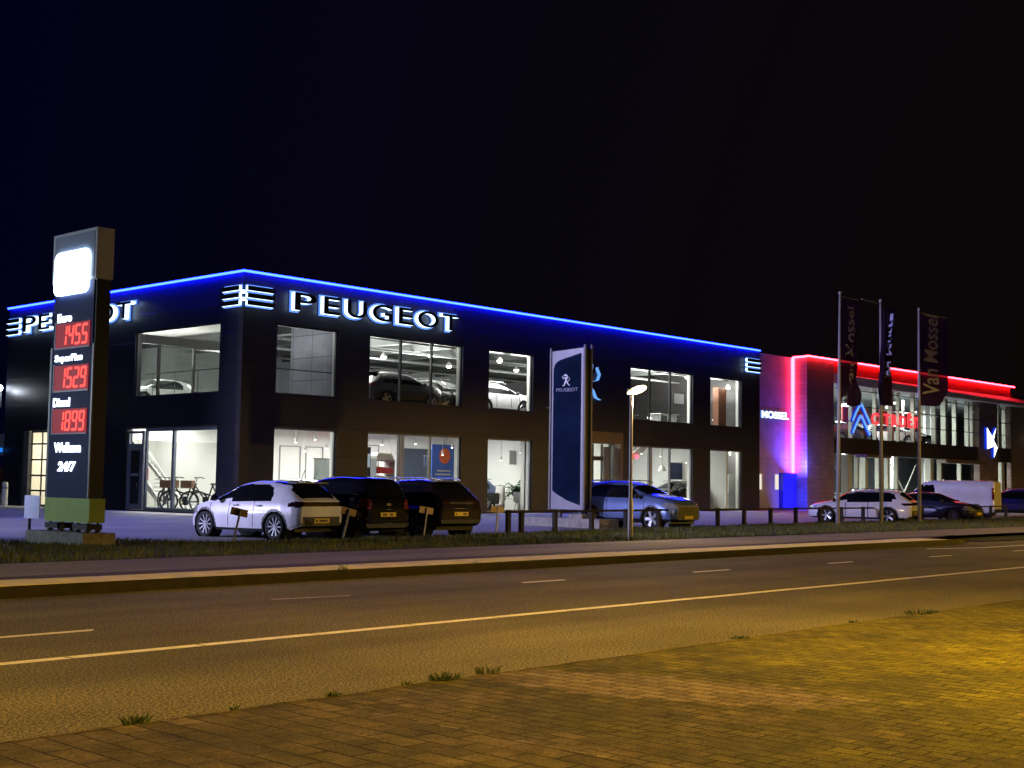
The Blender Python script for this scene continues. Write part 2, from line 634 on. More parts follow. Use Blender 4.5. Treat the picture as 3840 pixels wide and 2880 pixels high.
# text as mesh -------------------------------------------------------------
def text_mesh(body, extrude=0.0, offset=0.0, shear=0.0):
    """returns verts, faces, (x0, x1, y0, y1); text in the XY plane, extruded along +-Z"""
    cu = bpy.data.curves.new('t', 'FONT')
    cu.body = body
    cu.extrude = extrude
    cu.offset = offset
    cu.shear = shear
    cu.resolution_u = 5
    ob = bpy.data.objects.new('t', cu)
    C.objects.link(ob)
    dg = bpy.context.evaluated_depsgraph_get()
    ev = ob.evaluated_get(dg)
    me = ev.to_mesh()
    vs = [tuple(v.co) for v in me.vertices]
    fs = [tuple(p.vertices) for p in me.polygons]
    ns = [p.normal.z for p in me.polygons]
    ev.to_mesh_clear()
    bpy.data.objects.remove(ob)
    bpy.data.curves.remove(cu)
    xs = [v[0] for v in vs]
    ys = [v[1] for v in vs]
    return vs, fs, ns, (min(xs), max(xs), min(ys), max(ys))


def put_text(name, body, fn, u0, u1, v0, v1, d=0.01, mats=None, parent=None, offset=0.0, shear=0.0, capmat=0, sidemat=0):
    """fit text into the rectangle u0..u1 x v0..v1; fn(u, v, depth) -> world; depth 0 at the wall, d at the front"""
    vs, fs, ns, (a, b, c, e) = text_mesh(body, 0.5, offset, shear)
    mb = MB()
    pts = [fn(u0 + (x - a) / (b - a) * (u1 - u0), v0 + (y - c) / (e - c) * (v1 - v0), (z + 0.5) * d) for x, y, z in vs]
    mb.v = [tuple(p) for p in pts]
    mb.f = fs
    mb.m = [capmat if n > 0.5 else sidemat for n in ns]
    me = bpy.data.meshes.new(name)
    me.from_pydata(mb.v, [], mb.f)
    mats = mats if isinstance(mats, (list, tuple)) else [mats]
    for m in mats:
        me.materials.append(m)
    if len(mats) > 1:
        me.polygons.foreach_set('material_index', mb.m)
    me.update()
    o = bpy.data.objects.new(name, me)
    C.objects.link(o)
    if parent:
        o.parent = parent
    return o


def facR(Y):    # plane facing the road (-Y); u runs along +X
    return lambda u, v, d: (u, Y - d, v)


def facL(X):    # plane facing -X; u runs right as seen = -Y
    return lambda u, v, d: (X - d, -u, v)


def rrect(u0, u1, v0, v1, r, n=6):
    p = []
    for cx, cy, a0 in ((u1 - r, v0 + r, -90), (u1 - r, v1 - r, 0), (u0 + r, v1 - r, 90), (u0 + r, v0 + r, 180)):
        for i in range(n + 1):
            a = R(a0 + 90 * i / n)
            p.append((cx + r * math.cos(a), cy + r * math.sin(a)))
    return p


# ------------------------------------------------------------------ ground
g = MB().add([(-300, -250, -0.03), (700, -250, -0.03), (700, 700, -0.03), (-300, 700, -0.03)], [(0, 1, 2, 3)])
struct('ground', g, asphalt('far_ground', (0.02, 0.02, 0.02), (0.05, 0.05, 0.05), speck=3))


def sheet(pts, z):
    return MB().add([(x, y, z) for x, y in pts], [tuple(range(len(pts)))])


struct('road', sheet([(-120, 7.36), (260, 7.36), (260, 20), (-120, 20)], 0.0), M_road)
# near pavement: very low, its edge ragged with sand and moss
edge = []
x = -40.0
while x < 80:
    edge.append((x, 7.38 + random.uniform(-0.03, 0.035)))
    x += random.uniform(0.15, 0.4)
pv = MB()
n0 = len(edge)
pv.v = [(a, b, 0.022) for a, b in edge] + [(a, -12, 0.022) for a, b in edge] + [(a, b + 0.015, -0.02) for a, b in edge]
for i in range(n0 - 1):
    pv.f.append((i, n0 + i, n0 + i + 1, i + 1))
    pv.m.append(0)
    pv.f.append((i, i + 1, 2 * n0 + i + 1, 2 * n0 + i))
    pv.m.append(0)
struct('near_pavement', pv, M_paver)
# sandy mossy seam between road and pavers
sm = MB()
ed2 = [(a, b + random.uniform(0.02, 0.09)) for a, b in edge]
sm.v = [(a, b - 0.05, 0.026) for a, b in edge] + [(a, b, 0.006) for a, b in ed2]
sm.f = [(i, i + 1, n0 + i + 1, n0 + i) for i in range(n0 - 1)]
sm.m = [0] * len(sm.f)
struct('mossy_seam', sm, mat('moss_sand', (0.17, 0.13, 0.03), 0.95, noise=0.6, nscale=6, bump=0.8, bscale=70))

# far platform kerb, strip, footpath
ky = 16.25
kx1 = 36.6
kf = MB()
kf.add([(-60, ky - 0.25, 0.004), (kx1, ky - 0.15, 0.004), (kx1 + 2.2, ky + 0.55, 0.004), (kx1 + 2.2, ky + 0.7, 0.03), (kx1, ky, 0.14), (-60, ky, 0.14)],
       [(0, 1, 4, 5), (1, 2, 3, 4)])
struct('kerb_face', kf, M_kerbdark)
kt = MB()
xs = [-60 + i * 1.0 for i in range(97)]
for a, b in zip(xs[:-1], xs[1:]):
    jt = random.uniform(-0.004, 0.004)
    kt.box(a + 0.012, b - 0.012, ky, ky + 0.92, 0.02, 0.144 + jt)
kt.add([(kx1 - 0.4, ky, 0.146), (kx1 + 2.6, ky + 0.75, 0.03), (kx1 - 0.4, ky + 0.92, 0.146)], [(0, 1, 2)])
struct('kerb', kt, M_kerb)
struct('paver_strip', sheet([(-60, ky + 0.92), (37, ky + 0.92), (40, ky + 1.5), (-60, ky + 1.5)], 0.142), M_strip)
struct('footpath', sheet([(-60, 17.6), (44, 17.6), (150, 15.6), (150, 19.5), (60, 20.3), (-60, 20.6)], 0.138), M_foot)
struct('verge_edge', sheet([(38.5, 16.4), (60, 15.4), (150, 14.6), (150, 17), (44, 17.8), (40, 17.8)], 0.03), M_dirt)

# car lot
def lot_z(y):
    return 0.105 * min(1, max(0, (y - 33) / 8))


lg = MB()
lys = [25.5, 33, 34, 35, 36, 37, 38, 39, 40, 41, 200]
lg.v = [(x_, y_, lot_z(y_)) for x_ in (-80, 220) for y_ in lys]
lg.f = [(i, i + len(lys), i + len(lys) + 1, i + 1) for i in range(len(lys) - 1)]
lg.m = [0] * len(lg.f)
struct('car_lot', lg, M_lot)
# paler concrete apron along the showroom
ap = MB()
ap.add([(29.3, 41.2, ZL - 0.009), (76, 41.2, ZL - 0.009), (76, 43.05, ZL - 0.009), (31.15, 43.05, ZL - 0.009), (31.15, 63, ZL - 0.009), (29.3, 63, ZL - 0.009)],
       [(0, 1, 2, 3), (0, 3, 4, 5)])
struct('apron', ap, mat('pale_apron', (0.4, 0.39, 0.36), 0.8, noise=0.1, nscale=2, bump=0.2))


# grass verge: soil with a little relief and dense blades
def verge_back(x):
    pts = [(-60, 31), (12, 30.6), (17, 28.2), (18.5, 26.4), (29.5, 26.4), (31, 26.9), (38, 27.1), (45, 27.4), (60, 27.7), (80, 28.2), (150, 28)]
    return float(np.interp(x, [p[0] for p in pts], [p[1] for p in pts]))


def verge_front(x):
    return float(np.interp(x, [-60, 20, 34, 60, 150], [20.4, 20.45, 20.75, 20.1, 19.5]))


def verge_z(x, t):
    back = float(np.interp(x, [17, 33, 45], [0.02, 0.05, 0.09]))
    return 0.13 + (back - 0.13) * t * t + 0.025 * math.sin(x * 1.9 + 3 * t) * math.sin(PI * t)


vg = MB()
NXV, NYV = 190, 10
for i in range(NXV + 1):
    x = -50 + 200 * i / NXV
    for j in range(NYV + 1):
        t = j / NYV
        y = verge_front(x) + (verge_back(x) - verge_front(x)) * t
        vg.v.append((x, y, verge_z(x, t)))
for i in range(NXV):
    for j in range(NYV):
        a = i * (NYV + 1) + j
        vg.f.append((a, a + NYV + 1, a + NYV + 2, a + 1))
        vg.m.append(0)
struct('verge', vg, M_dirt)


def grass_mat():
    m, t, b = nodes_of('grass_blades')
    o = t.nodes.new('ShaderNodeTexCoord').outputs['Object']
    n = noise(t, o, 2.6, 5, 0.7)
    r = ramp(t, [(0.36, (0.024, 0.038, 0.01)), (0.5, (0.065, 0.09, 0.022)), (0.7, (0.14, 0.13, 0.042))])
    t.links.new(n, r.inputs[0])
    t.links.new(r.outputs[0], b.inputs['Base Color'])
    b.inputs['Roughness'].default_value = 0.6
    return m


M_grass = grass_mat()
rng = np.random.default_rng(3)
NB = 62000
xv = 8 + (rng.random(NB) ** 1.5) * 80
tv = rng.random(NB)
vv, ff = [], []
fr = np.interp(xv, [-60, 20, 34, 60, 150], [20.4, 20.45, 20.75, 20.1, 19.5])
bkx = [-60, 12, 17, 18.5, 29.5, 31, 38, 45, 60, 80, 150]
bky = [31, 30.6, 28.2, 26.4, 26.4, 26.9, 27.1, 27.4, 27.7, 28.2, 28]
bk = np.interp(xv, bkx, bky)
yv = fr + (bk - fr) * tv
zv = 0.13 + (np.interp(xv, [17, 33, 45], [0.02, 0.05, 0.09]) - 0.13) * tv * tv + 0.025 * np.sin(xv * 1.9 + 3 * tv) * np.sin(PI * tv)
clump = 0.5 + 0.5 * np.sin(xv * 2.3 + np.sin(yv * 3.1) * 2) * np.cos(yv * 2.1 + xv * 0.7)
hh = (0.035 + 0.07 * rng.random(NB)) * (0.6 + 0.9 * clump)
an = rng.random(NB) * 2 * PI
wd = 0.006 + 0.01 * rng.random(NB) + xv * 0.0002
lx, ly = (rng.random(NB) - .5) * 0.09, (rng.random(NB) - .5) * 0.09
V = np.zeros((NB * 3, 3))
V[0::3] = np.stack([xv - np.cos(an) * wd, yv - np.sin(an) * wd, zv - 0.01], 1)
V[1::3] = np.stack([xv + np.cos(an) * wd, yv + np.sin(an) * wd, zv - 0.01], 1)
V[2::3] = np.stack([xv + lx, yv + ly, zv + hh], 1)
me = bpy.data.meshes.new('grass')
me.from_pydata(V.tolist(), [], [(i, i + 1, i + 2) for i in range(0, NB * 3, 3)])
me.materials.append(M_grass)
go = bpy.data.objects.new('grass', me)
C.objects.link(go)
tag(go, 'rough short grass on the verge between footpath and car lot', 'grass', kind='stuff')

# road markings
mk = MB()
gaps = [-8, -6.5, -5.1, -3.75, -2.4, -1.05, .3, 1.66, 3.0, 4.3, 5.92, 7.26, 8.61, 9.97, 11.27, 12.61, 13.93]
gaps += [13.93 + 1.34 * k for k in range(1, 60)]
for a, b in zip(gaps[:-1], gaps[1:]):
    o_ = random.uniform(-0.008, 0.008)
    s_ = random.uniform(-0.006, 0.006)
    y0 = 10.46 + o_
    mk.add([(a + 0.012, y0, 0.004), (b - 0.012, y0 + s_, 0.004), (b - 0.012, y0 + 0.15 + s_, 0.004), (a + 0.012, y0 + 0.15, 0.004)], [(0, 1, 2, 3)])
struct('road_line', mk, M_mark)
md = MB()
for a, b, y, wd_ in [(15.41, 16.55, 13.9, .14), (19.8, 21.08, 13.72, .14), (24.45, 25.6, 13.62, .14), (28.89, 30.16, 13.5, .14), (33.7, 34.9, 13.5, .14), (38.2, 39.4, 13.4, .14), (42.7, 43.9, 13.4, .14)]:
    md.add([(a, y - wd_ / 2, 0.004), (b - 0.1, y - wd_ / 2, 0.004), (b, y + wd_ / 2, 0.004), (a + 0.1, y + wd_ / 2, 0.004)], [(0, 1, 2, 3)])
md.add([(-3, 12.16, 0.004), (7.1, 12.2, 0.004), (7.2, 12.32, 0.004), (-3, 12.3, 0.004)], [(0, 1, 2, 3)])
md.add([(32.6, 15.25, 0.004), (34.9, 14.72, 0.004), (60, 14.5, 0.004), (60, 14.66, 0.004), (35, 14.88, 0.004), (32.8, 15.4, 0.004)], [(0, 1, 4, 5), (1, 2, 3, 4)])
struct('road_dashes', md, M_mark)
mw = MB()
mw.add([(10.6, 13.88, 0.004), (11.8, 13.72, 0.004), (11.9, 13.8, 0.004), (10.7, 13.98, 0.004)], [(0, 1, 2, 3)])
struct('worn_dash', mw, M_markworn)
# edge boards / light sliver of bare seam in the pavers
sl = MB()
for k in range(11):
    if k in (2, 6):
        continue
    y0 = 6.85 - k * 0.21
    sl.add([(5.935 + random.uniform(-.008, .008), y0, 0.0245), (5.947, y0, 0.0245), (5.955, y0 - .12 - random.random() * .06, 0.0245), (5.945, y0 - .13, 0.0245)], [(0, 1, 2, 3)])
struct('pale_joint', sl, mat('pale_joint_sand', (0.24, 0.2, 0.14), 0.9, noise=0.3, nscale=20))

# weed tufts along the pavement edge
M_weed = mat('weed_green', (0.018, 0.04, 0.008), 0.6, noise=0.4, nscale=20)


def tuft(x, y, rad, h, n, label):
    mb = MB()
    for _ in range(n):
        a = random.random() * 2 * PI
        rr = rad * math.sqrt(random.random())
        px, py = rr * math.cos(a) * 1.0, rr * math.sin(a) * 0.45
        hh_ = h * random.uniform(0.4, 1.0)
        b_ = random.random() * 2 * PI
        w_ = random.uniform(0.003, 0.007)
        dx, dy = math.cos(a) * h * random.uniform(0, .7), math.sin(a) * h * random.uniform(0, .6)
        m1 = (px + dx * .4, py + dy * .4, hh_ * .65)
        mb.add([(px - w_ * math.cos(b_), py - w_ * math.sin(b_), 0), (px + w_ * math.cos(b_), py + w_ * math.sin(b_), 0),
                (m1[0] + w_ * .8 * math.cos(b_), m1[1] + w_ * .8 * math.sin(b_), m1[2]), (m1[0] - w_ * .8 * math.cos(b_), m1[1] - w_ * .8 * math.sin(b_), m1[2]),
                (px + dx, py + dy, hh_)], [(0, 1, 2, 3), (3, 2, 4)])
    o = mb.build('weed_tuft', M_weed, loc=(x, y, 0.018))
    o.scale = (1, 1, .62)
    tag(o, label, 'weed', 'weeds along the pavement edge')


tuft(4.62, 7.37, .085, .11, 70, 'bushy green weed tuft nearest the camera at the pavement edge')
tuft(6.2, 7.36, .07, .07, 40, 'small flat weed tuft left of the longest grassy clump')
tuft(5.35, 7.36, .03, .09, 10, 'thin single sprout between the two leftmost weed tufts')
tuft(7.35, 7.40, .16, .10, 130, 'longest dark green grassy clump on the pavement edge')
tuft(7.85, 7.42, .12, .12, 50, 'tall sparse grass stalks right beside the longest clump')
tuft(6.95, 7.40, .05, .08, 18, 'few thin stalks just left of the longest grassy clump')
tuft(11.55, 7.42, .14, .05, 60, 'low dark weed on the edge, middle of the right half')
tuft(13.9, 7.42, .08, .05, 30, 'tiny dark weed speck next to the wider right tuft')
tuft(15.6, 7.40, .35, .08, 130, 'wide low green weed farthest right on the pavement edge')
# weeds in the kerb
for (a, h, lab) in ((13.85, .16, 'spiky dark weed growing from a joint of the far kerb'), (16.9, .07, 'small weed in the far kerb right of the spiky one')):
    o = None
    mb = MB()
    for _ in range(26):
        t_ = random.random() * PI
        l_ = h * random.uniform(.5, 1)
        px = random.uniform(-.12, .12)
        mb.add([(px - .005, 0, 0), (px + .005, 0, 0), (px + l_ * math.cos(t_), -0.02, l_ * math.sin(t_))], [(0, 1, 2)])
    o = mb.build('kerb_weed', M_weed, loc=(a, ky + 0.02, 0.14))
    tag(o, lab, 'weed', 'weeds in the far kerb')


# ------------------------------------------------------------------ walls with openings
def wall(name, axis, fixed, a0, a1, z0, z1, openings, th, m, parent):
    """axis 'X': wall runs along X at Y=fixed, thickness to +Y. axis 'Y': runs along Y at X=fixed, thickness to +X."""
    ca = sorted(set([a0, a1] + [o[0] for o in openings] + [o[1] for o in openings]))
    cz = sorted(set([z0, z1] + [o[2] for o in openings] + [o[3] for o in openings]))

    def solid(i, j):
        if i < 0 or j < 0 or i >= len(ca) - 1 or j >= len(cz) - 1:
            return False
        a, z = (ca[i] + ca[i + 1]) / 2, (cz[j] + cz[j + 1]) / 2
        return not any(o[0] < a < o[1] and o[2] < z < o[3] for o in openings)

    def P(a, d, z):
        return (a, fixed + d, z) if axis == 'X' else (fixed + d, a, z)
    mb = MB()
    for i in range(len(ca) - 1):
        for j in range(len(cz) - 1):
            if not solid(i, j):
                continue
            A, B, Z0, Z1 = ca[i], ca[i + 1], cz[j], cz[j + 1]
            q = [(0, 1, 2, 3)]
            mb.add([P(A, 0, Z0), P(B, 0, Z0), P(B, 0, Z1), P(A, 0, Z1)], q)
            mb.add([P(A, th, Z0), P(A, th, Z1), P(B, th, Z1), P(B, th, Z0)], q)
            if not solid(i - 1, j):
                mb.add([P(A, 0, Z0), P(A, 0, Z1), P(A, th, Z1), P(A, th, Z0)], q)
            if not solid(i + 1, j):
                mb.add([P(B, 0, Z0), P(B, th, Z0), P(B, th, Z1), P(B, 0, Z1)], q)
            if not solid(i, j - 1):
                mb.add([P(A, 0, Z0), P(A, th, Z0), P(B, th, Z0), P(B, 0, Z0)], q)
            if not solid(i, j + 1):
                mb.add([P(A, 0, Z1), P(B, 0, Z1), P(B, th, Z1), P(A, th, Z1)], q)
    return mb.build(name, m, parent)


def window(parent, axis, fixed, a0, a1, z0, z1, mull=(), glass=None, fw=0.07, inset=0.12, frame=None, trans=()):
    """frame mesh 'window' with child 'pane'"""
    mb = MB()

    def bx(A, B, Z0, Z1, d0, d1):
        if axis == 'X':
            mb.box(A, B, fixed + d0, fixed + d1, Z0, Z1)
        else:
            mb.box(fixed + d0, fixed + d1, A, B, Z0, Z1)
    i0, i1 = inset - 0.03, inset + 0.06
    bx(a0, a0 + fw, z0, z1, i0, i1)
    bx(a1 - fw, a1, z0, z1, i0, i1)
    bx(a0 + fw, a1 - fw, z0, z0 + fw, i0, i1)
    bx(a0 + fw, a1 - fw, z1 - fw, z1, i0, i1)
    for q in mull:
        bx(q - fw * .6, q + fw * .6, z0 + fw, z1 - fw, i0 - 0.01, i1 + 0.02)
    for q in trans:
        bx(a0 + fw, a1 - fw, q - .03, q + .03, i0 + 0.002, i1 - 0.002)
    o = mb.build('window', frame or M_alu, parent)
    if axis == 'X':
        MB().box(a1 - .05, a1 - .004, fixed + inset + .08, fixed + .36, z0 + .01, z1 - .01).build('jamb_lining', M_whitebrt, o)
        MB().box(a0 + .01, a1 - .06, fixed + inset + .08, fixed + .36, z1 - .05, z1 - .012).build('head_lining', M_whitebrt, o)
    d = inset + 0.015
    if axis == 'X':
        vs = [(a0 + fw * .5, fixed + d, z0 + fw * .5), (a1 - fw * .5, fixed + d, z0 + fw * .5), (a1 - fw * .5, fixed + d, z1 - fw * .5), (a0 + fw * .5, fixed + d, z1 - fw * .5)]
    else:
        vs = [(fixed + d, a0 + fw * .5, z0 + fw * .5), (fixed + d, a1 - fw * .5, z0 + fw * .5), (fixed + d, a1 - fw * .5, z1 - fw * .5), (fixed + d, a0 + fw * .5, z1 - fw * .5)]
    MB().add(vs, [(0, 1, 2, 3)]).build('pane', glass or M_glass, o)
    return o


# ------------------------------------------------------------------ showroom (dark clad building)
B1 = thing('car_showroom', 'two storey black clad showroom outlined in blue light', 'building', (0, 0, 0))
UZ0, UZ1, LZ0, LZ1 = 5.0, 7.87, 0.17, 3.65
RX = [(32.83, 36.07, ()), (37.83, 43.55, (39.74, 41.64)), (45.33, 48.48, ()), (56.35, 62.15, (58.2, 60.1)), (63.92, 67.17, ())]
X1 = 69.2
opR = [(a, b, UZ0, UZ1) for a, b, _ in RX] + [(a, b, LZ0, LZ1) for a, b, _ in RX] + [(51.3, 54.95, LZ0, LZ1)]
opL = [(44.56, 50.8, UZ0, UZ1), (44.56, 51.3, LZ0, LZ1), (56.9, 60.62, ZL, 3.7)]
ROOF = 9.72
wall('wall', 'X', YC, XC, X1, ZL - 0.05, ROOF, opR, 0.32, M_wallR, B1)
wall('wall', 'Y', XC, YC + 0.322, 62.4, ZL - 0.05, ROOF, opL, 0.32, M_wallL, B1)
MB().box(XC + .322, X1, 62.08, 62.4, ZL - .05, ROOF).box(X1 - .3, X1 - .002, YC + .33, 62.07, ZL - .05, ROOF).build('rear_wall', M_wallR, B1)
MB().box(XC + .33, X1 - .32, YC + .33, 62.07, 9.1, 9.3).build('roof', M_steel, B1)
MB().box(XC + .33, X1 - .32, YC + .33, 62.07, 0.05, 0.155).build('ground_floor', M_floor, B1)
MB().box(XC + .33, X1 - .32, YC + .33, 62.07, 4.62, 4.9).build('upper_floor', M_darkfl, B1)
# coping and light tube
cp = MB()
cp.box(XC - .03, X1 + .02, YC - .03, YC + .35, ROOF, ROOF + .05)
cp.box(XC - .03, XC + .35, YC + .352, 62.42, ROOF, ROOF + .05)
cp.build('coping', M_aludark, B1)
tb = MB()
xs = np.linspace(XC - .075, X1 - .05, 21)
for a, b in zip(xs[:-1], xs[1:]):
    tb.tube((a + .012, YC - .075, 9.79), (b - .012, YC - .075, 9.79), .046, n=8)
ys = np.linspace(YC - .075, 62.4, 12)
for a, b in zip(ys[:-1], ys[1:]):
    tb.tube((XC - .075, a + .012, 9.79), (XC - .075, b - .012, 9.79), .046, n=8)
tb.build('light_strip', E_blue, B1)

for k, (a, b, mu) in enumerate(RX):
    window(B1, 'X', YC, a, b, UZ0, UZ1, mu, M_glassdim if k == 0 else M_glass, frame=M_aludark)
    window(B1, 'X', YC, a, b, LZ0, LZ1, mu, M_glass, frame=M_alu)
window(B1, 'Y', XC, 44.56, 50.8, UZ0, UZ1, (), M_glass, frame=M_aludark, inset=.1)
window(B1, 'Y', XC, 44.56, 49.9, LZ0, LZ1, (47.78,), M_glass, fw=.13, frame=mat('blue_grey_frame', (0.14, 0.16, 0.22), .4, noise=.05))
# projecting window hoods on the long side
for a, b, _ in RX[:3] + RX[4:]:
    MB().box(a - .04, b + .04, YC - .05, YC - .002, LZ1 + .0, LZ1 + .09).build('window_hood', M_aludark, B1)
MB().box(XC - .05, XC - .002, 44.5, 51.4, LZ1, LZ1 + .09).build('window_hood', M_aludark, B1)
# glazed side door with solid dark leaf
dr = MB().box(XC + .08, XC + .16, 50.02, 51.28, .18, .3).box(XC + .08, XC + .16, 50.02, 50.14, .302, 3.55).box(XC + .08, XC + .16, 51.16, 51.28, .302, 3.55)
dr.box(XC + .08, XC + .16, 50.142, 51.158, 2.86, 3.0).box(XC + .08, XC + .16, 50.142, 51.158, 3.45, 3.55)
dr = dr.build('door', MATS['blue_grey_frame'], B1)
MB().box(XC + .10, XC + .14, 50.30, 51.0, .42, 2.72).build('door_leaf', M_black, dr)
df = MB().box(XC + .09, XC + .15, 50.142, 50.298, .302, 2.858).box(XC + .09, XC + .15, 51.002, 51.158, .302, 2.858)
df.box(XC + .09, XC + .15, 50.3, 51.0, .302, .418).box(XC + .09, XC + .15, 50.3, 51.0, 2.722, 2.858)
df.build('leaf_frame', MATS['blue_grey_frame'], dr)
MB().tube((XC + .03, 50.38, 1.15), (XC + .03, 50.38, 1.32), .015).build('door_handle', M_galv, dr)
MB().box(XC + .085, XC + .098, 50.4, 50.95, 1.62, 1.72).build('door_notice', mat('notice', (.3, .32, .4), .5, noise=.3, nscale=40), dr)
MB().add([(XC + .12, 50.14, 3.0), (XC + .12, 51.16, 3.0), (XC + .12, 51.16, 3.45), (XC + .12, 50.14, 3.45)], [(0, 1, 2, 3)]).build('pane', M_glass, dr)
MB().box(XC - .012, XC - .001, 53.5, 53.85, 1.66, 1.72).build('number_plaque', M_galv, B1)
MB().box(49.45, 49.7, YC - .06, YC - .001, 5.27, 5.34).build('wall_fitting', M_galv, B1)
# sectional garage door
gd = MB()
for z in (0.17, 0.86, 1.58, 2.33, 3.08, 3.66):
    gd.box(XC + .2, XC + .26, 56.95, 60.05, z - .04, z + .04)
for y in (57.0, 58.0, 59.0, 60.0):
    gd.box(XC + .205, XC + .255, y - .03, y + .03, .21, 3.62)
gd = gd.build('garage_door', M_aludark, B1)
MB().box(XC + .1, XC + .25, 60.08, 60.6, ZL, 3.68).build('garage_jamb', M_alu, gd)
MB().add([(XC + .23, 56.95, .2), (XC + .23, 60.05, .2), (XC + .23, 60.05, 3.6), (XC + .23, 56.95, 3.6)], [(0, 1, 2, 3)]).build('pane', M_glass, gd)

# entrance portal
pt = MB().box(51.15, 51.35, YC - .45, YC - .003, ZL, 3.75).box(54.95, 55.15, YC - .45, YC - .003, ZL, 3.75).box(51.15, 55.15, YC - .45, YC - .003, 3.752, 4.25)
pt.box(51.352, 54.948, YC - .4, YC - .01, 3.66, 3.75)
pt = pt.build('entrance_portal', mat('bronze_cassette', (0.24, 0.18, 0.13), .35, metal=.4, noise=.15, nscale=3), B1)
en = MB()
for xx in (51.45, 52.6, 53.35, 54.1, 54.75):
    en.box(xx - .05, xx + .05, YC + .1, YC + .18, LZ0, 3.63)
en.box(51.5, 54.7, YC + .09, YC + .19, 2.78, 3.0)
en = en.build('entrance_door', M_aludark, pt)
MB().add([(51.4, YC + .14, .2), (54.8, YC + .14, .2), (54.8, YC + .14, 3.6), (51.4, YC + .14, 3.6)], [(0, 1, 2, 3)]).build('pane', M_glass, pt)
MB().box(54.15, 54.7, YC + .05, YC + .08, .2, 3.5).build('side_panel', M_grey, pt)

# ---- interior, ground floor
BY = 51.5
iw = MB()
iw.box(36.6, X1 - .4, BY, BY + .15, .156, 4.6)          # back wall of the front rooms
iw.box(XC + .4, 36.59, 57.3, 57.45, .156, 4.6)
iw.box(36.45, 36.59, BY + .15, 57.3, .156, 4.6)
iw.box(51.0, 51.15, YC + .4, BY - .01, .156, 4.6)
iw.box(55.6, 55.75, YC + .4, BY - .01, .156, 4.6)
iw.box(66.2, 66.35, YC + .4, BY - .01, .156, 4.6)
iw.box(66.36, X1 - .4, 45.6, 45.75, .156, 4.6)
iw.box(XC + .4, 40, 61.6, 61.75, .156, 4.6)
iw.box(38.5, 38.65, 57.5, 61.59, .156, 4.6)
iw.build('interior_wall', M_whitebrt, B1)
cl = MB().box(XC + .34, X1 - .33, YC + .34, 61.8, 4.2, 4.32)
cl.build('ceiling', M_whitebrt, B1)
bh = MB()
for yy in (46.0, 49.0):
    bh.box(36.7, 49.5, yy, yy + .25, 3.95, 4.19)
bh.box(XC + .4, 36.5, 51.6, 51.9, 3.2, 4.19)
bh.box(XC + .4, 36.5, 47.3, 47.5, 3.95, 4.19)
bh.build('bulkhead', M_white, B1)
# shallow recesses/doors drawn by thin frames on back walls
dl = MB()
for a, b, z0, z1, Y in ((33.0, 34.2, .2, 2.9, 57.28), (34.6, 35.9, .2, 2.9, 57.28), (39.6, 40.9, .2, 3.2, BY - .02), (41.2, 42.3, .2, 3.2, BY - .02), (44.5, 46.0, 1.6, 3.4, BY - .02)):
    for p, q, r_, s_ in ((a, a + .05, z0, z1), (b - .05, b, z0, z1), (a + .05, b - .05, z1 - .05, z1)):
        dl.box(p, q, Y - .03, Y, r_, s_)
dl.build('panel_frame', M_grey, B1)
# dark display wall + posters
MB().box(47.5, 51.0, BY - .12, BY - .02, .16, 3.3).build('display_wall', mat('navy_wall', (0.03, 0.04, 0.07), .5, noise=.1), B1)
MB().box(57.6, 66.1, BY - .12, BY - .02, .16, 3.7).build('display_wall', mat('deep_blue_wall', (0.02, 0.045, 0.16), .5, noise=.1), B1)
# white columns next to the glass
cm = MB()
for xx in (40.3, 44.0, 36.6, 48.6, 63.0, 58.9):
    cm.box(xx - .12, xx + .12, YC + .5, YC + .74, .156, 4.19)
cm.build('column', M_whitebrt, B1)

# ---- interior, upper floor
iu = MB()
iu.box(XC + .4, X1 - .4, 61.7, 61.9, 4.91, 9.05)
iu.build('interior_wall', M_grey, B1)
cg = MB().box(XC + .34, X1 - .33, YC + .34, 62.0, 8.75, 8.85)
cg.build('ceiling', M_ceil, B1)
bm_ = MB()
for xx in np.arange(38.2, 69, 3.1):
    bm_.box(xx - .09, xx + .09, YC + .4, 61.6, 8.35, 8.74)
for yy in (46.5, 50.5, 54.5, 58.5):
    bm_.box(37.2, X1 - .4, yy - .06, yy + .06, 8.18, 8.34)
for yy in (45.0, 48.6, 52.5, 56.5):
    bm_.tube((37.3, yy, 8.0), (X1 - .5, yy, 8.0), .05, n=6)
bm_.build('ceiling_beam', M_steel, B1)
pr_ = MB()
pr_.box(36.95, 37.1, YC + .4, 47.4, 4.91, 8.7)
pr_.build('partition_wall', panel_mat('grey_partition', (0.26, 0.27, 0.30), 1.35, 1.0, 43.2, 4.95, 'Y', line=.45, rough=.6, var=.05), B1)
MB().box(XC + .4, 37.09, 59.9, 60.05, 4.91, 8.7).build('interior_wall', M_white, B1)
MB().box(XC + .34, 37.0, YC + .34, 60, 8.6, 8.74).build('ceiling', mat('pale_ceiling', (.5, .5, .48), .8, noise=.08, nscale=1), B1)
gp = MB()
gp.box(31.5, 36.9, 51.95, 52.07, 7.55, 7.95)
for xx in (31.6, 33.1, 34.95, 36.8):
    gp.box(xx - .06, xx + .06, 51.96, 52.06, 4.92, 7.618)
gp = gp.build('glazed_partition', mat('partition_frame', (.02, .02, .022), .5, noise=.08), B1)
MB().add([(31.5, 52.01, 4.95), (36.9, 52.01, 4.95), (36.9, 52.01, 7.65), (31.5, 52.01, 7.65)], [(0, 1, 2, 3)]).build('pane', M_railgl, gp)
hr = MB()
hr.tube((XC + .6, 44.5, 6.06), (XC + .6, 50.9, 6.06), .022, n=6)
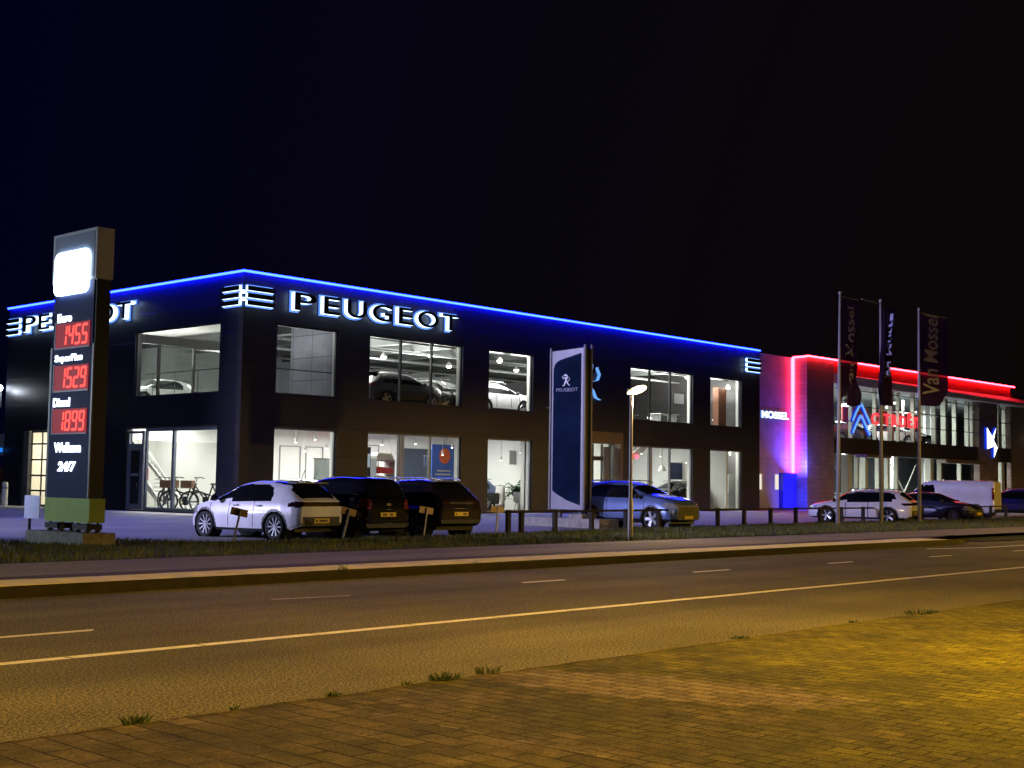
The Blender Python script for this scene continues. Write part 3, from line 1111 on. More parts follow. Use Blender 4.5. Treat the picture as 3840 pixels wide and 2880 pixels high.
for yy in (45.2, 46.9, 48.6, 50.3):
    hr.tube((XC + .6, yy, 4.9), (XC + .6, yy, 6.05), .015, n=6)
hr.tube((32.6, YC + .55, 6.1), (36.6, YC + .55, 6.1), .022, n=6)
hr.build('handrail', M_steel, B1)

# white staircase behind the side door
st = thing('staircase', 'white open staircase behind the glass beside the side door', 'staircase', (33.0, 50.9, .156))
for k in range(13):
    MB().box(0, 1.1, k * .27, k * .27 + .3, .18 * (k + 1) - .04, .18 * (k + 1)).build('stair_tread', M_white, st)
for xx in (-.06, 1.1):
    MB().prism([(-.1, 0), (.25, 0), (3.6, 2.32), (3.6, 2.6), (3.3, 2.6)], lambda u, v, d, xx=xx: (xx + d, u, v), 0, .06).build('stringer', M_white, st)
MB().prism([(-.1, .95), (-.1, 1.15), (3.4, 3.5), (3.4, 3.3)], lambda u, v, d: (-.09 + d, u, v), 0, .05).build('stair_rail', M_white, st)
# stairs in the far right lower window
MB().prism([(58.0, 2.6), (58.0, 3.0), (60.3, 4.15), (60.3, 3.75)], lambda u, v, d: (u, 44.6 + d, v), 0, .1).build('stair_flight', M_white, B1)


# lamps inside ---------------------------------------------------------------
def app(a_, y_):
    # a point seen through the long facade at a_ stands further east when it stands deeper inside
    return a_ * y_ / 43.0


def pendant(x, y, z, r, label, group, first=[None], up=False):
    if first[0] is None:
        t_ = thing('ceiling_light', label, 'ceiling light', (x, y, z), 0, group)
        MB().ball((0, 0, 0), r, 12, 8, 0.8).build('lamp_bulb', E_ceilup, t_, True)
        MB().lathe([(.02, .22), (.05, .2), (r * 1.15, .05), (r * 1.2, .02)], n=14).build('lamp_shade', M_galv, t_)
        first[0] = t_
        return t_
    c_ = copy_tree(first[0], (x, y, z), label=label)
    c_['group'] = group
    return c_


for q, (x, y, z) in enumerate([(app(a_, y_), y_, 1.55 + (z_ - 1.55) * y_ / 43) for a_, y_, z_ in ((38.6, 46.0, 6.95), (41.4, 47, 7.25), (42.6, 46.5, 6.85), (46.0, 45.5, 7.35), (47.2, 47.0, 7.0), (61.5, 44.6, 7.65), (58.0, 46.5, 5.2), (65.7, 44.2, 7.3), (64.3, 45, 5.35))]):
    pendant(x, y, z, .13, 'round glowing lamp hanging under the upper showroom ceiling', 'lamps under the upper showroom ceiling')
dsk = None
spots = [(33.0, 45.2), (35.2, 46.0), (32.6, 49.0), (35.4, 50.2), (34.0, 53.5), (39.0, 44.9), (41.0, 46.8), (43.0, 44.9), (39.2, 48.2), (46.4, 44.9), (47.8, 47.6), (52.4, 45.2), (57.5, 45.0), (60.0, 47.2), (61.9, 44.8), (65.9, 45.0)]
for x, y in spots:
    if dsk is None:
        dsk = thing('recessed_light', 'flat round glowing downlight set in the white ground floor ceiling', 'ceiling light', (x, y, 4.19), 0, 'downlights in the ground floor ceiling')
        MB().lathe([(.001, -.012), (.13, -.012), (.14, 0)], n=14).build('lamp_disc', E_ceil, dsk)
        MB().lathe([(.142, -.015), (.175, -.01), (.175, .005)], n=14).build('lamp_ring', M_white, dsk)
    else:
        copy_tree(dsk, (x, y, 4.19))
WARMW = (1.0, .985, .92)
for x, y, p_ in [(33.2, 45.6, 66), (33.2, 50, 50), (34, 55, 42), (39.5, 47, 85), (43.8, 47.5, 85), (47, 47, 75), (52.6, 47, 70), (58, 47, 75), (61, 47.5, 75), (67.6, 44.6, 60)]:
    lamp_light('ceiling_lamp_light', 'AREA', (x, y, 4.14), p_ * 5.2, WARMW, 2.2)
lamp_light('garage_lamp_light', 'AREA', (34, 59.2, 4.1), 330, (1, .86, .62), 2.2)
for x, y, p_ in [(34, 47, 22), (34, 56.0, 150), (40, 47.5, 40), (47.4, 44.3, 60), (50, 44.6, 80), (46, 52, 80), (60, 45.3, 110), (67, 45, 90), (60, 52, 90)]:
    lamp_light('upper_lamp_light', 'AREA', (x, y, 8.1), p_ * 4.5, (1, .98, .92), 2.0)
lamp_light('deck_lamp_light', 'AREA', (40.5, 56, 8.1), 240, (1, .98, .92), 2.5)
lamp_light('deck_lamp_light', 'AREA', (48, 57, 8.1), 240, (1, .98, .92), 2.5)
lamp_light('deck_lamp_light', 'AREA', (58, 57, 8.1), 240, (1, .98, .92), 2.5)
# unseen upward area lights added to brighten the upper ceiling
for x, y, p_ in [(39.5, 46, 14), (42.5, 50, 16), (47, 49, 32), (59, 48, 60), (65.5, 47, 40), (34, 46, 9), (33.5, 55, 16)]:
    lamp_light('upper_ceiling_fill', 'AREA', (x, y, 6.6), p_ * 38, (1, .98, .92), 2.0, rot=(PI, 0, 0))


# ------------------------------------------------------------------ showroom signs
FR, FL = facR(YC), facL(XC)


def letters(parent, word, spans, v0, v1, fn, depth, halo=True, off=0.012):
    for ch, (a, b) in zip(word, spans):
        o = put_text('letter', ch, lambda u, v, d: fn(u, v, d + .09), a, b, v0, v1, depth * 1.25, [M_black, E_letter], parent, offset=off, capmat=0, sidemat=1)
        if halo:
            put_text('letter_halo', ch, lambda u, v, d: fn(u, v, d + .045), a - .075, b + .075, v0 - .075, v1 + .075, .02, E_letterblue, o, offset=off + .03)  # glowing plate stands in for the blue light around each letter


S1 = thing('wall_sign', 'long white glowing name lettering on the long facade facing the road', 'sign')
px = [(1085, 1180), (1194, 1268), (1282, 1366), (1376, 1462), (1474, 1541), (1546, 1636), (1638, 1712)]


def px2X(p, y=1200):
    # pixel column on the long facade -> world X (facade plane is real, measured once)
    a = (p - 1920) / 4960.79
    b = -(y - 1440) / 4960.79
    d = _f + a * _r2 + b * _u2
    return YC / d.y * d.x


letters(S1, 'PEUGEOT', [(px2X(a + 4, 1100 + (a - 1085) * .2), px2X(b - 8, 1100 + (b - 1085) * .2)) for a, b in px], 8.46, 9.2, FR, .17)
S2 = thing('wall_sign', 'white glowing name lettering on the short side, half hidden by the price totem', 'sign')
w_tot, gap_ = 9.6, .22
wr = [1.22, 1.0, 1.1, 1.15, .95, 1.25, 1.1]
sc_ = (w_tot - gap_ * 6) / sum(wr)
u = -60.4
sp2 = []
for k_ in wr:
    sp2.append((u, u + k_ * sc_))
    u += k_ * sc_ + gap_
letters(S2, 'PEUGEOT', sp2, 8.46, 9.2, FL, .17)


def bar_poly(u0, u1, v0, v1, round_left, round_right, n=6):
    r = (v1 - v0) / 2
    p = [(u0 if not round_left else u0 + r, v0)]
    p.append((u1 if not round_right else u1 - r, v0))
    if round_right:
        p += [(u1 - r + r * math.sin(PI * i / n), v0 + r - r * math.cos(PI * i / n)) for i in range(1, n)]
    p.append((u1 if not round_right else u1 - r, v1))
    p.append((u0 if not round_left else u0 + r, v1))
    if round_left:
        p += [(u0 + r - r * math.sin(PI * i / n), v1 - r + r * math.cos(PI * i / n)) for i in range(1, n)]
    return p


def emblem(label, parts):
    t_ = thing('bar_emblem', label, 'emblem')
    for fn, u0, u1, rl, rr in parts:
        for k in range(3):
            v0 = 8.43 + k * .29
            b_ = MB().prism(bar_poly(u0, u1, v0, v0 + .19, rl, rr), lambda u, v, d: fn(u, v, d), .08, .2, 0, 1).build('emblem_bar', [M_black, E_letter], t_)
            MB().prism(bar_poly(u0 - (.03 if rl else 0), u1 + (.03 if rr else 0), v0 - .06, v0 + .25, rl, rr), lambda u, v, d: fn(u, v, d), .045, .07, 0, 0).build('bar_halo', E_letterblue, b_)  # glowing back plate imitates the blue light spilling round the bar
    return t_


em = emblem('three glowing bars wrapped round the corner of the showroom', [(FR, XC + .04, 32.56, False, True), (FL, -44.35, -YC - .04, True, False)])
for z in (8.56, 8.85):
    MB().box(XC - .2, XC - .03, YC - .2, YC - .03, z + .03, z + .15).build('corner_glow', E_letter, em)
emblem('three glowing bars at the right end of the long facade', [(FR, 67.5, 69.1, True, False)])
emblem('three glowing bars at the far left end of the short side', [(FL, -62.3, -60.95, False, True)])

# rearing animal figure, worked as chromed relief strokes lit from behind
LN = thing('lion_relief', 'tall chrome lion relief glowing blue beside the blue brand totem', 'emblem')


def stroke(pts, fn, d0, d1, w0, w1):
    n = len(pts)
    L, Rr = [], []
    for i, (u, v) in enumerate(pts):
        a = pts[max(0, i - 1)]
        b = pts[min(n - 1, i + 1)]
        tx, ty = b[0] - a[0], b[1] - a[1]
        l = math.hypot(tx, ty) or 1
        ww = w0 + (w1 - w0) * i / (n - 1)
        L.append((u - ty / l * ww, v + tx / l * ww))
        Rr.append((u + ty / l * ww, v - tx / l * ww))
    return MB().prism(L + Rr[::-1], fn, d0, d1, 0, 1)


def lion(parent, fn, u0, v0, s, mats, d0, d1, sx=1.0):
    """standing lion: body, head, mane, forelegs, hind legs, tail; unit height 1"""
    S = lambda pts: [(u0 + a * s * sx, v0 + b * s) for a, b in pts]
    parts = [
        ('lion_mane', [(.34, .99), (.5, .97), (.6, .85), (.58, .7), (.5, .62)], .055, .05),
        ('lion_head', [(.22, .9), (.34, .93), (.42, .85)], .05, .04),
        ('lion_foreleg', [(.5, .72), (.3, .7), (.16, .64)], .045, .03),
        ('lion_paw', [(.16, .74), (.06, .84)], .03, .02),
        ('lion_body', [(.5, .66), (.47, .52), (.4, .38)], .075, .06),
        ('lion_leg', [(.42, .42), (.34, .24), (.28, .06), (.12, .03)], .07, .035),
        ('lion_leg', [(.46, .42), (.64, .26), (.72, .1), (.86, .05)], .06, .03),
        ('lion_tail', [(.5, .4), (.76, .46), (.84, .62), (.74, .78)], .022, .018)]
    for nm, pts, a, b in parts:
        stroke(S(pts), fn, d0, d1, a * s, b * s).build(nm, mats, parent)


M_chrome = mat('chrome', (.75, .77, .8), .12, metal=1, noise=.05)
lion(LN, FR, 51.55, 5.85, 2.2, [M_chrome, E_chev], .06, .28, 1.05)


# ------------------------------------------------------------------ building 2 (red outlined)
B2 = thing('glass_front_dealership', 'glass fronted dealership with brick tower outlined in red light', 'building')
TX0, TX1, Y2, Y3 = 74.76, 78.2, 43.0, 44.06
TZ = 9.86
MB().box(69.22, TX0, Y3, Y3 + .3, ZL - .05, TZ + .0).build('wall', M_lilac, B2)
tw = MB()
tw.add([(TX0, Y2, ZL - .05), (TX0, Y3 + 8, ZL - .05), (TX0, Y3 + 8, TZ), (TX0, Y2, TZ)], [(0, 1, 2, 3)], 1)
tw.add([(TX0, Y2, ZL - .05), (TX1, Y2, ZL - .05), (TX1, Y2, TZ), (TX0, Y2, TZ)], [(0, 1, 2, 3)])
tw.add([(TX1, Y2, ZL - .05), (TX1, Y3 + 8, ZL - .05), (TX1, Y3 + 8, TZ), (TX1, Y2, TZ)], [(0, 1, 2, 3)], 1)
tw.add([(TX0, Y2, TZ), (TX1, Y2, TZ), (TX1, Y3 + 8, TZ), (TX0, Y3 + 8, TZ)], [(0, 1, 2, 3)])
tw.build('tower', [M_tower, M_towerL], B2)
X2E = 107.45
MB().box(TX1 + .01, X2E, Y2 + .02, Y2 + .3, 9.1, 9.95).build('red_fascia', M_redwall, B2)
MB().box(TX1 + .01, X2E + 14, Y2 + .31, 60, 9.2, 9.5).build('roof', M_steel, B2)
cn = MB()
cn.add([(TX1 + .02, Y2 - .0, 8.42), (X2E + 16, Y2 - 1.6, 8.42), (X2E + 16, Y2 - 1.6, 8.95), (X2E - 1, Y2 - 0.3, 9.05), (TX1 + .02, Y2 - .02, 9.05)], [(0, 1, 2, 3, 4)])
cn.add([(TX1 + .02, Y2 + .3, 8.4), (X2E + 16, Y2 + .3, 8.4), (X2E + 16, Y2 - 1.6, 8.4), (TX1 + .02, Y2 - .01, 8.4)], [(0, 1, 2, 3)])
cn.build('canopy', mat('canopy_soffit', (.62, .62, .64), .5, noise=.12, nscale=.6), B2)
MB().box(TX1 + .01, 100.85, Y2 + .01, Y2 + .3, 3.8, 4.88).box(104.5, X2E, Y2 + .01, Y2 + .3, 3.8, 4.95).build('spandrel', M_spand, B2)
MB().box(100.9, 104.45, Y2 - .12, Y2 + .35, ZL - .05, 8.39).build('pillar', M_tower, B2)
MB().box(X2E + .02, 135, Y2 + .05, Y2 + .4, ZL - .05, 8.39).build('side_wall', M_tower, B2)
MB().box(98.5 - 17.5, 84.6, Y2 - .9, Y2 + .0, 3.62, 3.8).box(93.6, 100.8, Y2 - .7, Y2, 3.5, 3.78).build('door_canopy', MATS['bronze_cassette'], B2)
M_fcream = mat('cream_frame', (.62, .62, .52), .5, noise=.06)


def bigglass(a, b, z0, z1, mull, trans):
    mb = MB()
    for q, w_ in mull:
        mb.box(q - w_, q + w_, Y2 + .32, Y2 + .5 + w_, z0, z1)
    for z in trans:
        mb.box(a, b, Y2 + .35, Y2 + .42, z - .03, z + .03)
    o = mb.build('window', M_fcream, B2)
    MB().add([(a, Y2 + .25, z0), (b, Y2 + .25, z0), (b, Y2 + .25, z1), (a, Y2 + .25, z1)], [(0, 1, 2, 3)]).build('pane', M_glass, o)


bigglass(TX1, 100.9, 4.88, 8.4, [(81.3, .08), (84.7, .07), (87.2, .16), (88.2, .06), (90.6, .1), (94.15, .13), (95.98, .2), (97.74, .13), (100.0, .13), (100.75, .07)], [])
bigglass(104.5, X2E, 4.95, 8.4, [(105.9, .25), (107.2, .12)], [])
bigglass(TX1, 100.9, ZL, 3.8, [(80.9, .3), (82.1, .1), (83.3, .2), (85.1, .1), (86.5, .12), (87.9, .1), (93.4, .25), (95.0, .12), (98.5, .12)], [])
bigglass(104.5, X2E, ZL, 3.8, [(106.5, .3)], [])
# white transoms in the right part
tz_ = MB()
for z in (5.75, 7.35):
    tz_.box(91, 100.8, Y2 + 3.2, Y2 + 3.3, z - .06, z + .06)
for xx in (92, 94.8, 97.5, 100):
    tz_.box(xx - .08, xx + .08, Y2 + 3.2, Y2 + 3.3, 4.9, 8.3)
tz_.build('inner_frame', M_white, B2)
cb_ = MB()
for z0_, z1_ in ((8.1, 8.05), (7.05, 6.95), (6.0, 5.95)):
    cb_.tube((TX1, Y2 - .1, z0_), (X2E, Y2 - .1, z1_), .03, n=5)
cb_.build('cable', M_black, B2)
b2i = MB().box(TX1, 135, 56, 56.2, .1, 9).box(TX1, 135, Y2 + .5, 56, 4.3, 4.7).box(TX1, 135, Y2 + .5, 56, .08, .14)
b2i.build('interior_wall', mat('showroom_grey', (.26, .28, .31), .6, noise=.15, nscale=.7), B2)
MB().box(TX1, 135, Y2 + .5, 56, 8.6, 8.8).build('ceiling', M_ceil, B2)
pcl = MB()
for xx, yy in ((82, 48), (89, 48), (96, 48), (103, 48), (85.5, 52), (93, 52), (99, 52), (106, 50)):
    pcl.box(xx - .2, xx + .2, yy - .2, yy + .2, .14, 8.6)
pcl.build('column', M_whitebrt, B2)
dk = MB()
for a, b, z0, z1 in ((79.5, 82, .2, 3.2), (84, 87, .3, 3.0), (89, 92.4, .3, 3.2), (96, 99.5, .4, 3.0)):
    dk.box(a, b, 54, 54.2, z0, z1)
dk.build('display_wall', MATS['navy_wall'], B2)
MB().tube((88.2, 44.2, 3.7), (91.8, 44.2, .2), .05, n=6).tube((92.6, 44.2, 3.3), (90.6, 44.2, 1.2), .05, n=6).build('brace', M_white, B2)
for x, y, z, p_ in [(81, 47, 8.3, 150), (88, 47, 8.3, 160), (95, 47, 8.3, 160), (105.5, 47, 8.3, 110), (82, 47, 4.2, 130), (89, 47, 4.2, 140), (97, 47, 4.2, 140), (105.8, 46, 4.2, 90)]:
    lamp_light('dealership_lamp_light', 'AREA', (x, y, z), p_ * 6, (.95, 1, .95), 2.5)
for x, y, z in [(84.2, 45.2, 8.0), (91.2, 45.2, 7.9), (80.2, 46, 7.3), (86.3, 46, 6.9), (94.2, 45, 7.35), (99.4, 45.2, 7.5), (106.2, 45.5, 7.9), (98.2, 44.6, 2.1), (105.6, 44.8, 6.7), (106.8, 44.8, 6.6)]:
    pendant(x, y, z, .22 if z > 7 else .16, 'round glowing lamp inside the glass fronted dealership', 'lamps inside the glass fronted dealership')
# tower lights
rt = MB()
rt.tube((TX0 - .1, Y3 - .1, 2.46), (TX0 - .1, Y3 - .1, 9.85), .10, n=8)
rt.tube((TX0 - .1, Y3 - .1, 9.87), (TX0 - .1, Y2 - .1, 9.9), .06, n=8)
rt.tube((TX0 - .08, Y2 - .12, 9.92), (X2E + .5, Y2 - .12, 10.02), .055, n=8)
rt.build('light_strip', emat('red_white_tube', (1.0, .02, .035), 38), B2)
# added blue fill lights, without a fixture, to turn the tower side blue
aim(lamp_light('blue_fill_light', 'AREA', (73.9, 42.9, 2.6), 380, (.05, .05, 1), .12), (76, 43.5, 6.5))
aim(lamp_light('blue_fill_light', 'AREA', (72.9, 42.2, .4), 120, (.04, .045, 1), .12), (75.2, 43.4, 1.8))
# tower openings and blue door
MB().box(70.6, 71.2, Y3 - .04, Y3 - .002, 1.3, 2.4).box(72.5, 73.05, Y3 - .04, Y3 - .002, 1.36, 2.4).build('window_surround', M_white, B2)
for a, b in ((70.68, 71.0), (72.58, 72.98)):
    MB().box(a, b, Y3 - .05, Y3 - .041, 1.38, 2.32).build('lit_window', emat('lit_slot_window', (1, .92, .75), .9), B2)
MB().box(73.12, 74.9, Y3 - .3, Y3 - .005, ZL, 2.44).build('door', mat('blue_door', (.05, .06, .7), .4, noise=.05), B2)


# sign on the brick wall: only the last letters stick out from behind the black building
SV = thing('wall_sign', 'small white glowing lettering on the purple lit wall beside the red light column', 'sign')
put_text('lettering', 'VAN MOSSEL', facR(Y3), 68.75, 74.15, 5.83, 6.27, .09, [E_text, E_letterblue], SV, offset=.02, capmat=0, sidemat=1)
# red wordmark and double chevron in front of the glass
SCN = thing('wall_sign', 'red glowing name lettering in front of the glass facade', 'sign')
u_ = 83.2
cw = [('C', 1.05), ('I', .3), ('T', 1.0), ('R', .95), ('O', 1.1), ('Ë', .85), ('n', .95)]
tot = sum(a for _, a in cw) + .34 * 6
k_ = (90.4 - 83.2) / tot
for ch, ww in cw:
    put_text('letter', ch, facR(Y2 - .1), u_, u_ + ww * k_, 5.9, 6.72 if ch != 'Ë' else 6.95, .06, [E_citro, E_citro], SCN, offset=.02)
    u_ += (ww + .34) * k_
MB().box(83.1, 86.8, Y2 + 2, Y2 + 2.1, 6.1, 7.2).box(88.6, 90.5, Y2 + 2, Y2 + 2.1, 6.2, 7.2).build('backing_panel', mat('sign_red_panel', (.35, .01, .015), .6, noise=.1), SCN)
CH = thing('chevron_emblem', 'light blue glowing double chevron left of the red lettering', 'emblem')
for dz in (0, .8):
    cpts = [(80.3, 5.2 + dz), (80.75, 5.75 + dz), (81.2, 6.22 + dz), (81.38, 6.36 + dz), (81.55, 6.36 + dz), (81.75, 6.2 + dz), (82.25, 5.65 + dz), (82.75, 5.15 + dz)]
    b_ = stroke(cpts, facR(Y2 - .1), .0, .14, .11, .13).build('chevron', [E_chev, E_sideblue], CH)
DS = thing('emblem_sign', 'angular pale blue glowing logo on the dark brick pillar', 'emblem')
MB().prism([(101.75, 6.45), (102.75, 5.75), (103.55, 6.5), (103.0, 5.5), (103.75, 4.9), (103.05, 4.1), (103.1, 5.0), (101.75, 4.75)],
           facR(Y2 - .14), .02, .24, 0, 1).build('logo_shape', [E_text, E_sideblue], DS)
wl = thing('wall_lamp', 'warm glowing wall lamp at the far right brick wall', 'lamp', (113.4, 43.0, 5.9))
MB().ball((0, -.1, 0), .12, 12, 8).build('lamp_bulb', emat('warm_bulb', (1, .75, .45), 4), wl, True)
MB().box(-.1, .1, -.03, .04, -.2, .2).build('lamp_bracket', M_steel, wl)
lamp_light('wall_lamp_light', 'POINT', (113.4, 42.6, 5.9), 25, (1, .75, .45), .1)

# ------------------------------------------------------------------ price totem
PT = thing('price_totem', 'tall blue fuel price totem with white lit head and green foot', 'price sign', (15.0, 26.1, 0))
tb = facL(0.0)      # local: u = -y


def TT(u, v, d):     # local coords: u in 0..1.83 measured right to left reversed; u grows to the right as seen = -y
    return (-d, 1.83 - u, v)


M_totblue = mat('totem_blue_panel', (0.010, 0.026, 0.12), .55, coat=0, noise=.12, nscale=1.5, spec=.2)
M_totside = mat('totem_dark_side', (0.018, 0.017, 0.022), .45, noise=.1)
MB().box(.0, .33, .0, 1.83, 1.08, 5.88).build('totem_body', [M_totside], PT)
MB().prism([(.06, 1.08), (1.77, 1.08), (1.77, 5.86), (.06, 5.86)], TT, .0, .03).build('front_panel', M_totblue, PT)
MB().box(-.03, .0, -.01, .05, 1.085, 4.45).build('edge_trim', M_alu, PT)
MB().box(-.03, 0, 1.78, 1.86, 1.085, 4.45).build('edge_trim', M_alu, PT)
MB().box(-.02, .36, -.06, 1.86, .55, 1.078).build('totem_foot', mat('lime_green_panel', (.42, .62, .14), .45, noise=.08, nscale=3), PT)
hd_ = MB().box(-.05, .37, -.02, 1.87, 5.885, 7.02).build('totem_head', mat('head_cladding', (.6, .64, .72), .4, noise=.06), PT)
MB().prism([(.06, 5.93), (1.77, 5.93), (1.77, 6.95), (.06, 6.95)], TT, .052, .06).build('head_panel', mat('head_face', (.3, .36, .48), .35, noise=.04), hd_)
MB().prism(rrect(.12, 1.62, 5.6, 6.58, .2), TT, .062, .1).build('lit_logo', E_head, PT)
TXT = [('Euro', .25, .86, 5.0, 5.2), ('SuperPlus', .2, 1.38, 4.07, 4.27), ('Diesel', .2, .92, 3.1, 3.3), ('Welkom', .32, 1.46, 2.08, 2.3), ('24/7', .5, 1.28, 1.66, 1.88)]
for s_, a, b, z0, z1 in TXT:
    put_text('lettering', s_, TT, a, b, z0, z1, .045, E_text, PT, offset=.03, shear=.15 if s_ == '24/7' else 0)
SEG = {'0': 'abcdef', '1': 'bc', '2': 'abged', '3': 'abgcd', '4': 'fgbc', '5': 'afgcd', '6': 'afgedc', '7': 'abc', '8': 'abcdefg', '9': 'abcdfg'}


def digits(parent, s, a, b, z0, z1):
    h = z1 - z0
    n = len(s)
    cw_ = (b - a) / n
    for i, ch in enumerate(s):
        x0 = a + i * cw_ + cw_ * .14
        x1 = a + (i + 1) * cw_ - cw_ * .06
        zm = (z0 + z1) / 2
        t_ = .05
        mb = MB()
        sh = lambda z: (z - z0) * .10
        R_ = {'a': (x0 + t_ * .6, x1 - t_ * .6, z1 - t_, z1), 'd': (x0 + t_ * .6, x1 - t_ * .6, z0, z0 + t_), 'g': (x0 + t_ * .6, x1 - t_ * .6, zm - t_ / 2, zm + t_ / 2),
              'b': (x1 - t_, x1, zm + .02, z1 - .02), 'c': (x1 - t_, x1, z0 + .02, zm - .02), 'f': (x0, x0 + t_, zm + .02, z1 - .02), 'e': (x0, x0 + t_, z0 + .02, zm - .02)}
        for k in SEG[ch]:
            p, q, r_, s2 = R_[k]
            mb.prism([(p + sh(r_), r_), (q + sh(r_), r_), (q + sh(s2), s2), (p + sh(s2), s2)], TT, .055, .065)
        mb.build('price_digit', E_digit, parent)


for s_, z0, z1 in (('1455', 4.42, 4.97), ('1529', 3.46, 4.02), ('1899', 2.51, 3.05)):
    sd = MB().prism([(.22, z0), (1.68, z0), (1.68, z1), (.22, z1)], TT, .032, .05).build('price_screen', mat('screen_glass', (.02, .004, .008), .5, emit=(.9, .008, .03), estr=.24), PT)
    digits(sd, s_, .42, 1.6, z0 + .05, z1 - .05)
    MB().prism([(.18, z0 - .03), (.22, z0 - .03), (.22, z1 + .03), (.18, z1 + .03)], TT, .032, .06).prism([(.22, z0 - .03), (1.7, z0 - .03), (1.7, z0), (.22, z0)], TT, .032, .06).build('screen_frame', mat('pale_screen_frame', (.4, .4, .55), .3, noise=.1), sd)
bl = MB()
for y in (.1, .5, 1.2, 1.7):
    for xx in (.05, .3):
        bl.tube((xx, y, .34), (xx, y, .56), .035, n=8)
        bl.tube((xx, y, .36), (xx, y, .39), .07, n=8)
bl.box(-.03, .34, .0, .6, .40, .52).box(-.03, .34, 1.25, 1.8, .40, .52)
bl.build('anchor_bolt', M_black, PT)
MB().box(-.22, .55, -.2, 2.3, -.05, .335).build('concrete_base', M_conc, PT)

sb = thing('notice_board', 'small white notice board on a post left of the price totem', 'sign', (16.3, 31.0, .12))
MB().box(-.02, .0, -.35, .4, .38, .95).build('board', mat('pale_board', (.45, .52, .62), .5, noise=.1), sb)
MB().tube((.03, .2, 0), (.03, .2, .9), .035).build('post', M_wood, sb)

# ------------------------------------------------------------------ blue brand totem
T2 = thing('brand_totem', 'slender blue brand totem with silver frame and small lion', 'sign', (37.0, 30.33, 0))
M_t2b = mat('deep_blue_gloss', (0.008, 0.018, 0.05), .1, coat=.8, noise=.35, nscale=.9)
M_t2s = mat('brushed_silver', (.26, .26, .29), .4, metal=.7, noise=.08, nscale=2)
W2 = 1.57


def T2f(u, v, d):
    return (-d, W2 - u, v)


MB().box(0, .3, 0, W2, .64, 6.45).build('totem_core', M_totside, T2)
MB().prism([(.0, .62), (W2, .62), (W2, 6.5), (0, 6.42)], T2f, .002, .03).build('silver_face', M_t2s, T2)
pl = rrect(.1, W2 - .16, 1.25, 6.22, .3, 8)
poly = [(W2 - .16, .78), (W2 - .16, 6.3), (.45, 6.1), (.28, 6.03), (.17, 5.93), (.11, 5.8), (.1, 5.6), (.1, 1.3), (.3, 1.18), (.8, .95), (1.2, .84)]
MB().prism(poly, T2f, .032, .05).build('blue_panel', M_t2b, T2)
MB().tube((-.05, W2 + .03, .6), (-.05, W2 + .03, 6.55), .045, n=8).build('frame_post', M_t2s, T2)
MB().tube((-.05, -.03, .6), (-.05, -.03, 6.6), .055, n=8).tube((.3, -.05, .6), (.3, -.05, 6.62), .045, n=8).build('frame_post', M_t2s, T2)
put_text('lettering', 'PEUGEOT', T2f, .25, 1.28, 4.92, 5.05, .06, mat('muted_silver_letter', (.25, .25, .33), .5, metal=.3, noise=.05), T2, offset=.01)
lm = bpy.data.objects.new('lion_mark', None)
C.objects.link(lm)
lm.parent = T2
lion(lm, T2f, .5, 5.12, .42, [mat('glowing_silver_mark', (.75, .75, .82), .35, metal=.2, noise=.05, emit=(.6, .6, .8), estr=.12)] * 2, .05, .07, 1.1)  # silver mark has a faint glow put into its material
MB().box(.1, .2, .2, .35, .3, .64).box(.1, .2, 1.2, 1.35, .3, .64).build('stub_leg', M_steel, T2)
MB().box(-.6, .5, -1.2, 2.4, -.02, .32).box(-.35, .5, -.2, .4, .321, .47).build('concrete_base', M_conc, T2)

# ------------------------------------------------------------------ street lamps
SL = thing('street_lamp', 'lit street lamp with warm oval head standing on the verge', 'street lamp', (27.56, 21.03, .13))
MB().lathe([(.075, 0), (.072, 1.0), (.05, 1.05), (.042, 3.74)], n=14).build('pole', M_galv, SL, True)
hp = MB()
segs = [(-.10, .0, .045), (0.05, .03, .10), (.3, .07, .155), (.55, .12, .16), (.75, .16, .12), (.88, .19, .04)]
prev = None
for x_, z_, r_ in segs:
    ring = [(x_, r_ * 1.25 * math.cos(2 * PI * i / 16), z_ + r_ * .62 * math.sin(2 * PI * i / 16)) for i in range(16)]
    k = len(hp.v)
    hp.v += ring
    if prev is not None:
        for i in range(16):
            hp.f.append((prev + i, prev + (i + 1) % 16, k + (i + 1) % 16, k + i))
            hp.m.append(0)
    prev = k
hp.f.append(tuple(range(prev, prev + 16)))
hp.m.append(0)
hh_ = hp.build('lamp_head', E_warm, SL, True)
hh_.location = (-.04, 0, 3.8)
hh_.rotation_euler = (0, R(-4), R(4))
hh_.scale = (.8, .8, .9)
MB().box(-.1, .32, -.05, .05, .09, .13).build('lamp_cover', M_galv, hh_)
lamp_light('street_lamp_light', 'POINT', (.35, -.05, 3.6), 600, (1, .70, .36), .12, SL)

